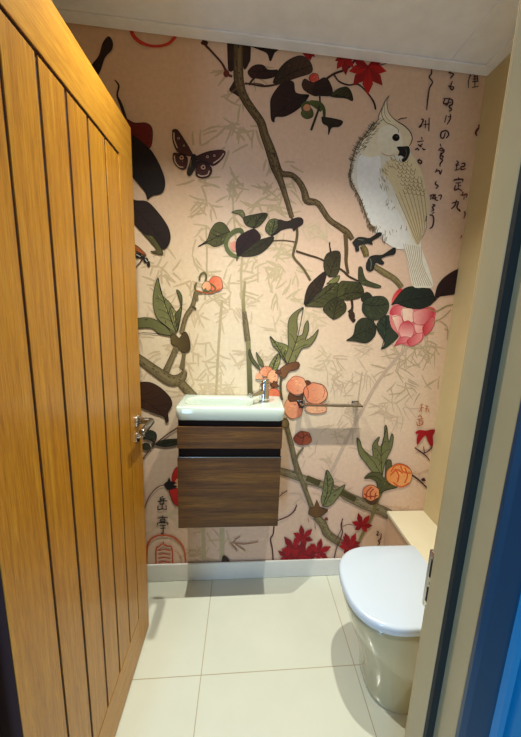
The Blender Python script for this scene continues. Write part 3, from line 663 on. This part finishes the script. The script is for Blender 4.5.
s_.leaf([(165, 500), (120, 480), (80, 430), (46, 382), (34, 302), (52, 318), (62, 352), (96, 386), (118, 396), (114, 345), (128, 315), (152, 294), (142, 330), (156, 345), (174, 302), (178, 240), (190, 242), (196, 300), (202, 322), (214, 280), (224, 292), (216, 350), (192, 400), (176, 445)], (108, 114, 66), (128, 134, 80), mid=16)
s_.L([(160, 490), (125, 430), (70, 370)], 4, (74, 78, 44))
u_.L([(240, 215), (212, 272), (196, 330), (160, 400), (130, 460), (110, 521)], [16, 22, 16, 16, 14, 12], (116, 104, 62), (150, 138, 90))
u_.leaf([(215, 205), (214, 165), (180, 146), (150, 146), (182, 116), (232, 116), (256, 146), (264, 62), (288, 50), (292, 84), (272, 122), (272, 168), (296, 178), (322, 192), (262, 208), (235, 222)], (98, 102, 58), (84, 84, 48), vein=None); u_.L([(160, 142), (205, 134), (240, 160)], 4, (56, 56, 34))
u_.disc(336, 130, 68, 62, (232, 150, 84), (238, 176, 112), (140, 84, 44), 0.07, 4)
MU.up()
for P_ in ([(290, 110), (310, 80), (350, 75), (385, 95)], [(285, 130), (320, 100), (350, 120)], [(300, 165), (340, 190), (385, 170)], [(360, 90), (375, 130), (360, 170)], [(310, 95), (330, 130), (322, 165)], [(340, 80), (352, 110), (395, 120)]):
    u_.L(P_, 7, (214, 92, 40), step=False)
u_.disc(185, 222, 44, 42, (222, 130, 84), (234, 160, 110), (120, 60, 40), 0.05, 8)
for P_ in ([(160, 250), (165, 215), (190, 190)], [(185, 255), (182, 220), (200, 200)], [(205, 250), (210, 220)], [(150, 225), (175, 240), (220, 235)]): u_.L(P_, 6, (160, 60, 36), step=False)
u_.F([(150, 245), (185, 262), (222, 245), (215, 275), (190, 284), (165, 272)], (90, 64, 42))
u_.L([(398, 128), (436, 155), (472, 190), (500, 210)], [9, 8, 7, 6], (70, 36, 44)); u_.disc(458, 152, 12, 9, (70, 34, 46), None, None, .25)
s_.L([(335, 350), (360, 368), (395, 395), (412, 418)], [5, 7, 6, 4], (86, 46, 50)); s_.L([(375, 380), (400, 372), (425, 348)], 6, (96, 52, 56)); s_.L([(380, 345), (385, 375)], 4, (96, 52, 56))
s_.F([(340, 268), (360, 258), (390, 262), (410, 258), (440, 256), (436, 275), (428, 290), (432, 330), (424, 348), (405, 325), (392, 288), (376, 300), (358, 325), (346, 336), (345, 300), (354, 278), (340, 280)], (178, 22, 40), (160, 18, 34), n=2)
# maple leaves at the foot
RD = (172, 20, 38)
u_.maple(138, 392, 62, 10, RD, 6, 260); u_.maple(78, 492, 62, 0, RD, 6, 250)
for x, y, q, a in ((195, 352, 62, 20), (150, 412, 74, -10), (205, 440, 72, 15), (275, 425, 66, 40), (118, 452, 55, -30), (438, 402, 62, 0), (165, 455, 60, 60), (495, 290, 0.1, 0)):
    t_.maple(x, y, q, a, RD, 6, 270)
u_.L([(35, 360), (30, 410), (0, 470)], 4, (110, 70, 60))

# --- lower left: brown leaf, red flower, signature and seal
p_ = T(130, 370, 7.37); q_ = T(130, 460, 6.7)
p_.leaf([(-60, 150), (0, 95), (72, 88), (150, 90), (222, 126), (288, 188), (312, 242), (298, 284), (280, 312), (286, 372), (266, 382), (252, 342), (172, 312), (78, 272), (-10, 250)], (84, 52, 34), (66, 46, 34), vein=(44, 28, 22), mid=9)
p_.L([(60, 720), (105, 640), (172, 558), (252, 490), (352, 422), (450, 360)], [9, 9, 10, 10, 11, 10], (96, 72, 56), (110, 84, 66))
p_.leaf([(190, 548), (225, 520), (262, 510), (352, 505), (420, 515), (352, 545), (262, 562)], (52, 58, 44), (62, 70, 50))
p_.leaf([(172, 560), (196, 500), (190, 458), (140, 440), (80, 470), (120, 500), (150, 505), (190, 510), (160, 545)], (50, 62, 52), (66, 76, 60), vein=None); p_.L([(100, 500), (150, 510), (185, 535)], 12, (48, 54, 44)); p_.disc(120, 560, 36, 28, (50, 54, 44), (70, 70, 52))
q_.F([(380, 30), (326, 40), (300, 60), (282, 110), (292, 152), (330, 152), (400, 130)], (208, 60, 46), (190, 40, 38), (130, 26, 26)); q_.F([(262, 200), (300, 188), (400, 180), (420, 290), (328, 305), (292, 282), (274, 240)], (208, 58, 46), (176, 34, 34), (120, 24, 26))
q_.F([(320, 120), (300, 160), (330, 190), (360, 160)], (224, 180, 130))
q_.F([(228, 160), (250, 140), (266, 112), (274, 138), (318, 148), (290, 162), (320, 172), (268, 196), (245, 190)], (40, 30, 34), None, None, n=2)
q_.L([(80, 350), (98, 320), (130, 242), (182, 182), (236, 160)], 6, (86, 54, 52))
INKB = (30, 26, 30)
def kanji(t, cx, cy, w0, h0, strokes, wd, col=INKB):
    MU.up()
    for st_ in strokes: t.L([(cx+(a-.5)*w0, cy+(b-.5)*h0) for a, b in st_], [wd*.8]+[wd]*(len(st_)-2)+[wd*.7], col, step=False, n=3)
kanji(q_, 218, 285, 70, 95, [[(.6, 0), (.3, .12)], [(.3, .1), (.3, .35)], [(.05, .38), (.5, .33), (1, .34)], [(.3, .22), (.5, .2), (.8, .18)], [(.62, .2), (.6, .55)], [(.3, .38), (.3, .56), (.72, .55)],
      [(.5, .5), (.48, .9)], [(.12, .66), (.1, .95), (.5, .9), (.9, .95)], [(.85, .62), (.9, .95)]], 8)
kanji(q_, 220, 430, 72, 125, [[(.5, 0), (.52, .1)], [(.0, .14), (.5, .1), (1, .12)], [(.3, .2), (.3, .32)], [(.3, .2), (.7, .19), (.7, .32)], [(.3, .32), (.7, .31)], [(.05, .52), (.06, .4), (.5, .38), (1, .4), (.92, .5)],
      [(.25, .55), (.8, .53)], [(.55, .55), (.56, .8), (.5, 1), (.34, .92)], [(.3, .68), (.76, .66)]], 8)
q_.L([(112, 760), (114, 600), (128, 545), (165, 510), (222, 498), (290, 512), (345, 560), (368, 620), (380, 760)], [13, 14, 13, 12, 12, 13, 14, 12, 12], (204, 92, 52), (196, 112, 70))
q_.L([(178, 760), (176, 600), (200, 572), (222, 558), (250, 572), (284, 592), (286, 760)], 9, (204, 88, 48))
for y in (602, 630, 655, 682, 710): q_.L([(192, y), (225, y-6), (272, y)], 7, (204, 88, 48), step=False)
q_.L([(225, 560), (225, 540)], 8, (204, 88, 48)); q_.L([(300, 600), (340, 640), (345, 700)], 4, (212, 150, 110))
v_ = T(180, 500, 4.736); v_.F([(198, 330), (200, 268), (215, 262), (235, 285), (240, 330)], (70, 50, 40))
for P_ in ([(370, 195), (310, 205), (250, 200)], [(250, 200), (268, 180), (285, 170)], [(262, 205), (290, 225), (310, 238)], [(240, 200), (260, 225), (270, 240)]): v_.L(P_, 5, (170, 130, 100))

# --- columns of brush writing at the right
e_ = T(400, 60); h_ = T(400, 150); TX = (86, 54, 50)
def strokes(t, S, wd, col=TX):
    MU.up()
    for P_ in S: t.L(P_, [wd*.7]+[wd]*(max(len(P_)-2, 0))+[wd*.6], col, step=False, n=3)
strokes(e_, [[(150, 45), (172, 48), (178, 40)], [(160, 48), (160, 75), (148, 95), (166, 120), (150, 150), (142, 200), (135, 265)],
             [(272, 60), (250, 70), (275, 78), (262, 95), (258, 102)], [(268, 115), (258, 150), (268, 160), (275, 145), (250, 145)], [(245, 140), (262, 140)],
             [(232, 205), (222, 232), (262, 225)], [(255, 200), (240, 240), (228, 228)], [(222, 205), (265, 210), (268, 235), (250, 245), (265, 262), (250, 272)],
             [(238, 292), (228, 330)], [(245, 300), (262, 300)], [(258, 285), (258, 310), (240, 340)],
             [(232, 380), (222, 410), (208, 405), (212, 380), (238, 372), (250, 392), (235, 412)],
             [(205, 440), (210, 455)], [(195, 475), (212, 462), (225, 480), (205, 500), (222, 505), (210, 521)],
             [(105, 312), (118, 315), (108, 340), (95, 355), (112, 345)], [(118, 340), (152, 338)], [(130, 318), (128, 360)], [(148, 305), (146, 375)],
             [(108, 405), (112, 418)], [(85, 430), (120, 425)], [(90, 442), (100, 450), (115, 440)], [(98, 455), (110, 455)], [(75, 470), (88, 465), (95, 475)], [(112, 462), (120, 470), (130, 468)],
             [(362, 75), (350, 125)], [(365, 85), (352, 100)], [(352, 110), (352, 150)], [(372, 80), (400, 78)], [(378, 92), (400, 90)], [(375, 105), (402, 102)], [(372, 118), (404, 116)], [(385, 78), (385, 145)], [(370, 148), (404, 142)], [(398, 80), (398, 118)],
             ], 8)
strokes(e_, [[(405, 340), (408, 355), (395, 370), (390, 385), (396, 400)]], 11, (110, 50, 44))
strokes(h_, [[(100, 50), (90, 62), (105, 75), (108, 60), (88, 55)], [(205, 5), (222, 8), (228, 0)], [(210, 15), (205, 45), (218, 55), (205, 75), (205, 90)], [(178, 118), (200, 110), (205, 130), (215, 105)], [(190, 100), (180, 122)],
             [(185, 165), (180, 180), (195, 190), (182, 205)], [(152, 240), (175, 235), (165, 255), (190, 250)], [(160, 235), (155, 262)], [(180, 232), (180, 260), (195, 265)], [(195, 240), (212, 238), (205, 262)],
             [(165, 285), (178, 290), (165, 300), (172, 315), (160, 320)], [(175, 325), (165, 335)], [(135, 345), (130, 375)], [(150, 340), (168, 345), (172, 370), (165, 400), (150, 412)],
             [(290, 58), (300, 70), (285, 80)], [(285, 85), (305, 80)], [(292, 80), (288, 108)], [(280, 110), (308, 100)], [(315, 75), (332, 72), (330, 88), (315, 90), (315, 105), (338, 100)],
             [(300, 145), (304, 155)], [(278, 165), (282, 158), (322, 155), (320, 168)], [(285, 175), (315, 172)], [(300, 175), (298, 205)], [(300, 190), (315, 188)], [(285, 185), (280, 212), (300, 205), (320, 218)],
             [(290, 262), (282, 290), (262, 310)], [(265, 280), (300, 272), (292, 300), (310, 322), (305, 310)]], 8)
strokes(h_, [[(310, 235), (320, 240)], [(325, 220), (320, 238), (345, 232), (340, 250)], [(330, 245), (328, 262)], [(330, 320), (335, 335), (328, 360)], [(318, 445), (312, 462)]], 8, (128, 78, 56))
strokes(s_, [[(362, 130), (378, 124)], [(370, 126), (370, 165)], [(360, 145), (382, 142)], [(358, 165), (366, 150)], [(390, 132), (408, 140)], [(386, 148), (410, 150)], [(398, 135), (392, 165)], [(404, 155), (410, 165)],
             [(350, 190), (365, 185), (372, 200)], [(345, 205), (380, 200)], [(345, 215), (350, 235), (372, 230), (376, 212), (352, 212)], [(360, 205), (360, 235)]], 5, (190, 104, 44))
strokes(u_, [[(215, 418), (224, 425), (215, 440), (232, 438)], [(238, 430), (236, 458), (222, 470), (232, 478), (220, 495)]], 6)

MP = newmat('printed_mural_paper', (220, 200, 170), 0.62, spec=0.3); nt = MP.node_tree
va = nt.nodes.new('ShaderNodeVertexColor'); va.layer_name = 'ink'
mx = nt.nodes.new('ShaderNodeMix'); mx.data_type = 'RGBA'; mx.blend_type = 'MULTIPLY'; mx.inputs[0].default_value = 1.0
nt.links.new(va.outputs[0], mx.inputs[6]); nt.links.new(ramp(nt, noise(nt, 55, 6, rough=0.7), [(0.3, (242, 240, 238)), (0.65, (255, 255, 255))]), mx.inputs[7])
nt.links.new(mx.outputs[2], nt.nodes['Principled BSDF'].inputs['Base Color'])
me = bpy.data.meshes.new('wall_back'); bmesh.ops.recalc_face_normals(MU.bm, faces=[q for q in MU.bm.faces if q.material_index == 0])
for q in MU.bm.faces:
    if q.material_index == 1:
        q.normal_update()
        if q.normal.y > 0: q.normal_flip()
MU.bm.to_mesh(me); MU.bm.free(); me.materials.append(M['cream']); me.materials.append(MP)
wb = bpy.data.objects.new('wall_back', me); C.objects.link(wb); struct(wb)


# ------------------------------------------------------------------ oak door, open against the left
droot = bpy.data.objects.new('door_1', None); C.objects.link(droot); droot.location = (XD-0.02, DY0, 0.008); struct(droot)
Z0, Z1 = 0.008, 1.989
G = [0.629, 0.731, 0.830, 0.928, 1.029, 1.127]       # the grooves between the boards
ZT, ZB_ = 1.862, 0.178
def slab(name, y0, y1, z0, z1, mat, x1=XD):
    o = obj(name, B(XD-0.040, x1, y0, y1, z0, z1), mat, droot); soften(o, 0.0005, 2); return o
slab('stile', DY0, G[0]-0.004, Z0, Z1, M['oak'])
slab('stile', G[-1]+0.002, DY1, Z0, ZT+0.0028, M['oak'])
slab('top_rail', G[0]-0.0035, DY1, ZT+0.003, Z1, M['oakh'])
slab('bottom_rail', G[0]-0.0035, G[-1]+0.0015, Z0, ZB_-0.003, M['oakh'])
bm = bmesh.new()
for a, b in zip(G, G[1:]):
    box(bm, XD-0.036, XD-0.0005, a+0.005, b-0.005, ZB_+0.002, ZT-0.007)
pn = obj('boarded_panel', bm, M['oak'], droot); soften(pn, 0.0008, 2)
bm = B(XD-0.034, XD-0.0028, G[0]-0.004, G[-1]+0.002, ZB_-0.003, ZT+0.003)
g = obj('groove', bm, M['stain_shade'], droot); g['label'] = 'dark red stained grooves'
e_g = obj('hinge_edge_shade', B(XD-0.0395, XD-0.0012, DY0-0.0015, DY0-0.0001, Z0+0.001, Z1-0.001), M['stain_shade'], droot); e_g['label'] = 'hinge edge strip with painted gap shade'  # gap shadow put into the colour of a thin dark strip
# lever handle
hy, hz = 1.190, 0.990
hd = obj('door_handle', (lambda bm: (lathe(bm, (XD, hy, hz), [(0.0, 0), (0.024, 0), (0.024, 0.006), (0.021, 0.009), (0.0, 0.009)], 'x', 32), bm)[1])(bmesh.new()), M['chrome'], droot, True)
soften(hd, 0.001)
bm = bmesh.new()
tube(bm, [(XD+0.008, hy, hz), (XD+0.035, hy, hz)]+arc((XD+0.043, hy, hz), (XD+0.056, hy, hz), (XD+0.056, hy-0.014, hz))+[(XD+0.056, hy-0.06, hz), (XD+0.054, hy-0.112, hz-0.001), (XD+0.053, hy-0.116, hz-0.001)],
     [0.012, 0.012]+[0.012]*7+[0.012, 0.011, 0.005], 16)
lv = obj('lever', bm, M['satin'], hd, True); lv.location = (0, 0, 0)
bm = bmesh.new(); lathe(bm, (XD, hy, hz-0.062), [(0.0, 0), (0.024, 0), (0.024, 0.006), (0.0, 0.006)], 'x', 32)
tt = obj('thumb_turn', bm, M['chrome'], droot, True); soften(tt, 0.001)
bm = bmesh.new(); lathe(bm, (XD+0.006, hy, hz-0.062), [(0.0, 0), (0.006, 0), (0.006, 0.012), (0.0, 0.012)], 'x', 16)
box(bm, XD+0.014, XD+0.024, hy-0.014, hy+0.014, hz-0.066, hz-0.058)
kn = obj('knob', bm, M['chrome'], tt); kn.location = (0, 0, 0); soften(kn, 0.0015)
bm = bmesh.new()
for z in (0.25, 1.0, 1.75):
    lathe(bm, (XD-0.002, DY0-0.004, z), [(0.0, 0), (0.0032, 0), (0.0032, 0.09), (0.0, 0.09)], 'z', 12)
obj('hinge', bm, M['satin'], droot)

# ------------------------------------------------------------------ vanity cabinet
CX0, CX1, CY0, CZ0, CZ1 = -0.268, 0.174, 1.300, 0.455, 0.955
cab = thing('vanity_cabinet', 'small wall-hung walnut vanity cabinet with dark recessed bands under white basin', 'cabinet', ((CX0+CX1)/2, (CY0+YB)/2, CZ0))
yb = YB-0.0045
o = obj('carcass', B(CX0+0.0, CX1-0.0, CY0+0.022, yb, CZ0, CZ1-0.002), M['walnut'], cab); soften(o, 0.001)
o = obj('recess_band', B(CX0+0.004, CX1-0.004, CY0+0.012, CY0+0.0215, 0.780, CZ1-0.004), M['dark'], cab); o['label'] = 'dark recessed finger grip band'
o = obj('drawer_front', B(CX0, CX1, CY0, CY0+0.0118, 0.831, 0.927), M['walnut'], cab); soften(o, 0.0012)
o = obj('cupboard_door', B(CX0, CX1, CY0, CY0+0.0215, CZ0, 0.789), M['walnut'], cab); soften(o, 0.0012)
o = obj('metal_edge', B(CX0, CX1, CY0-0.001, CY0+0.0118, 0.7892, 0.7935), M['satin'], cab); o['label'] = 'thin silver edge strip'

# ------------------------------------------------------------------ basin
bx0, bx1, by0, by1, bz0, bz1 = -0.274, 0.181, 1.295, YB-0.0045, 0.956, 1.013
bas = thing('wash_basin', 'small white rectangular ceramic basin with tap ledge at its right', 'basin', ((bx0+bx1)/2, (by0+by1)/2, bz0))
def basin():
    bm = bmesh.new(); nx, ny = 72, 40; cr = 0.022
    def shell(x, y, inset):
        # keep the outline a rounded rectangle (front corners round)
        x = min(max(x, bx0+inset), bx1-inset); y = min(max(y, by0+inset), by1)
        for cx, sx in ((bx0+inset+cr, -1), (bx1-inset-cr, 1)):
            cy = by0+inset+cr
            if (x-cx)*sx > 0 and y < cy:
                dx, dy = x-cx, y-cy; L = max(abs(dx), abs(dy)); r = math.hypot(dx, dy)
                if r > 1e-9: k = L/r; x, y = cx+dx*k, cy+dy*k
        return x, y
    def depth(x, y):
        cx, cy, hx, hy_ = -0.098, 1.398, 0.148, 0.068
        u, v = abs((x-cx)/hx), abs((y-cy)/hy_)
        d = (u**4.5+v**4)**(1/4.2)
        t = min(max((1.0-d)/0.24, 0), 1); t = t*t*(3-2*t)
        return t*(0.046+0.004*(1-min(d, 1)))
    g = {}
    for i in range(nx+1):
        for j in range(ny+1):
            x = bx0+(bx1-bx0)*i/nx; y = by0+(by1-by0)*j/ny
            X, Y = shell(x, y, 0.0)
            e = min(X-bx0, bx1-X, Y-by0)
            rnd = 0.005*max(0, 1-e/0.006)**2
            g[i, j] = bm.verts.new((X, Y, bz1-depth(X, Y)-rnd))
    for i in range(nx):
        for j in range(ny): bm.faces.new((g[i, j], g[i+1, j], g[i+1, j+1], g[i, j+1]))
    rim = [g[i, 0] for i in range(nx+1)]+[g[nx, j] for j in range(1, ny+1)]+[g[i, ny] for i in range(nx-1, -1, -1)]+[g[0, j] for j in range(ny-1, 0, -1)]
    mx_, my_ = (bx0+bx1)/2, (by0+by1)/2+0.02
    prev = rim
    for z, k in ((bz1-0.03, 0.998), (bz0+0.006, 0.985), (bz0+0.0005, 0.965)):
        ring = []
        for v in rim:
            y = my_+(v.co.y-my_)*k if v.co.y < by1-1e-5 else by1
            ring.append(bm.verts.new((mx_+(v.co.x-mx_)*k, y, z)))
        n = len(rim)
        for i in range(n): bm.faces.new((prev[i], prev[(i+1) % n], ring[(i+1) % n], ring[i]))
        prev = ring
    bm.faces.new(prev)
    return bm
o = obj('bowl', basin(), M['ceramic'], bas, True)
bm = bmesh.new(); lathe(bm, (-0.07, 1.400, 0.9640), [(0.0, 0), (0.021, 0), (0.021, 0.002), (0.016, 0.003), (0.0, 0.0035)], 'z', 28)
obj('waste', bm, M['chrome'], bas, True)['label'] = 'round chrome waste'

# ------------------------------------------------------------------ tap
tx, ty = 0.095, 1.398
tap = thing('mixer_tap', 'small chrome single-lever mixer tap on right ledge of the basin', 'tap', (tx, ty, bz1))
bm = bmesh.new(); lathe(bm, (tx, ty, bz1+0.0005), [(0.0, 0), (0.026, 0), (0.026, 0.005), (0.0235, 0.008), (0.0225, 0.012), (0.0225, 0.084), (0.0215, 0.087), (0.0, 0.087)], 'z', 32)
soften(obj('body', bm, M['chrome'], tap, True), 0.001)
bm = bmesh.new()
rings = []
for t, w_, h_ in ((0, 0.014, 0.012), (0.3, 0.0135, 0.010), (0.8, 0.013, 0.008), (1, 0.012, 0.0065)):
    cz = bz1+0.050-0.006*t; k = 0.012+0.078*t
    rings.append([(tx-0.72*k+0.69*w_*sx, ty-0.69*k-0.72*w_*sx, cz+h_*sz) for sx, sz in ((-1, -1), (1, -1), (1, 1), (-1, 1))])
loft(bm, rings); soften(obj('spout', bm, M['chrome'], tap), 0.003, 3)
bm = bmesh.new(); lathe(bm, (tx-0.72*0.08, ty-0.69*0.08, bz1+0.031), [(0.0, 0), (0.009, 0), (0.009, 0.010), (0.0, 0.010)], 'z', 20)
obj('aerator', bm, M['chrome'], tap, True)
bm = bmesh.new(); lathe(bm, (tx, ty, bz1+0.0885), [(0.0, 0), (0.0215, 0), (0.022, 0.012), (0.016, 0.018), (0.0, 0.019)], 'z', 32)
rings = []
for t, w_, h_ in ((0, 0.010, 0.004), (0.5, 0.009, 0.003), (1, 0.008, 0.0025)):
    cz = bz1+0.102+0.006*t; k = 0.050*t
    rings.append([(tx-0.72*k+0.69*w_*a, ty-0.69*k-0.72*w_*a, cz+h_*b) for a, b in ((-1, -1), (1, -1), (1, 1), (-1, 1))])
loft(bm, rings); soften(obj('lever', bm, M['chrome'], tap), 0.0015)

# ------------------------------------------------------------------ towel rail: flat chrome bar with two returns to the wall
RZ, RP = 0.990, 0.082
tr = thing('towel_rail', 'flat chrome towel rail on floral wall between basin and right wall', 'towel rail', (0.425, YB, RZ))
rx0, rx1 = 0.272, 0.571
bm = bmesh.new(); box(bm, rx0, rx1, YB-RP, YB-RP+0.028, RZ-0.004, RZ+0.004); soften(obj('bar', bm, M['satin'], tr), 0.0015)
for a in (rx0, rx1-0.026):
    bm = bmesh.new(); box(bm, a, a+0.026, YB-RP+0.0285, YB-0.009, RZ-0.004, RZ+0.004); soften(obj('arm', bm, M['satin'], tr), 0.0015)
    bm = bmesh.new(); box(bm, a-0.006, a+0.032, YB-0.0085, YB-0.0045, RZ-0.006, RZ+0.006); soften(obj('mount', bm, M['satin'], tr), 0.0015)

# ------------------------------------------------------------------ cistern boxing with ledge
bxg = thing('cistern_boxing', 'low boxed-in cistern with cream ledge behind the toilet along right wall', 'boxing', (0.9, 1.0, 0))
LZ = 0.384
M['panel'] = mottled('beige_panel_paper', (206, 172, 144), (198, 164, 136), 8, 0.7)
o = obj('front_panel', B(0.800, XR-0.001, FY1+0.01, YB-0.0045, 0.0, LZ-0.019), M['panel'], bxg); soften(o, 0.001)
o = obj('ledge', B(0.792, XR-0.001, FY1+0.01, YB-0.0045, LZ-0.0185, LZ), M['ledge'], bxg); soften(o, 0.003)
o['label'] = 'glossy cream ledge'

# ------------------------------------------------------------------ toilet, faces left
TY = 0.985
wc = thing('toilet', 'white back-to-wall toilet with closed D-shaped lid', 'toilet', (0.6, TY, 0))
def dshape(x_tip, x_back, hw, z, n=48, p=2.5, cy=TY):
    pts = []; xm = x_tip+(x_back-x_tip)*0.50
    for i in range(n+1):
        a = -PI/2+PI*i/n
        c, s = math.cos(a), math.sin(a)
        pts.append((xm-(xm-x_tip)*abs(c)**(2/p), cy+hw*(abs(s)**(2/p))*(1 if s > 0 else -1), z))
    pts += [(x_back-0.012, cy+hw*0.985, z), (x_back, cy+hw*0.93, z), (x_back, cy-hw*0.93, z), (x_back-0.012, cy-hw*0.985, z)]
    return pts
def lofto(name, rings, mat, par=wc):
    bm = bmesh.new(); loft(bm, rings); o = obj(name, bm, mat, par, True)
    mdf = o.modifiers.new('es', 'EDGE_SPLIT'); mdf.split_angle = math.radians(50); return o
XBK = 0.784
R = []
for z, tip, hw in ((0.0, 0.508, 0.128), (0.012, 0.500, 0.132), (0.04, 0.499, 0.133), (0.12, 0.487, 0.140), (0.20, 0.462, 0.150), (0.27, 0.432, 0.162), (0.33, 0.411, 0.168), (0.375, 0.398, 0.173), (0.394, 0.395, 0.174), (0.399, 0.399, 0.172)):
    R.append(dshape(tip, XBK-0.0, hw, z))
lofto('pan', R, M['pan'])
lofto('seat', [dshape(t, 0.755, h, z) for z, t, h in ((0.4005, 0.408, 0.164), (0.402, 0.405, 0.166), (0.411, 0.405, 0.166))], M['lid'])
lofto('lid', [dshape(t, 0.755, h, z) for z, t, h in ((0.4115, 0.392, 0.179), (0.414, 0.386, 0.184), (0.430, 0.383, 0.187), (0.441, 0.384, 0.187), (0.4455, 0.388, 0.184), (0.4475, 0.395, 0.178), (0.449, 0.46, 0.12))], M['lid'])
for dy in (-0.075, 0.075):
    bm = bmesh.new(); lathe(bm, (0.770, TY+dy-0.02, 0.413), [(0.0, 0), (0.012, 0), (0.012, 0.04), (0.0, 0.04)], 'y', 20)
    obj('hinge', bm, M['chrome'], wc, True)

# ------------------------------------------------------------------ recessed ceiling downlights
M['lens'] = newmat('lit_lens', (255, 220, 170), 0.4)
bs = M['lens'].node_tree.nodes['Principled BSDF']; bs.inputs['Emission Color'].default_value = (1, 0.82, 0.55, 1); bs.inputs['Emission Strength'].default_value = 12
for lx, lab in ((-0.29, 'round recessed ceiling downlight nearest the oak door'), (0.34, 'round recessed ceiling downlight nearer the toilet')):
    d = thing('ceiling_light', lab, 'ceiling light', (lx, 0.91, HC)); d['group'] = 'ceiling downlights'
    bm = bmesh.new(); lathe(bm, (lx, 0.91, HC-0.006), [(0.030, 0), (0.043, 0.002), (0.043, 0.0055), (0.030, 0.0055)], 'z', 32)
    obj('ring', bm, M['white'], d, True)
    bm = bmesh.new(); lathe(bm, (lx, 0.91, HC-0.004), [(0.0, 0), (0.029, 0), (0.029, 0.003), (0.0, 0.003)], 'z', 32)
    obj('lens', bm, M['lens'], d)
    for pw, an, bl in BEAMS:
        l = bpy.data.lights.new('downlight', 'SPOT'); l.energy = pw; l.color = SPOT_COLOR
        l.spot_size = math.radians(an); l.spot_blend = bl; l.shadow_soft_size = 0.014
        lo = bpy.data.objects.new('downlight', l); C.objects.link(lo); lo.parent = d; lo.location = (0, 0, -0.012)
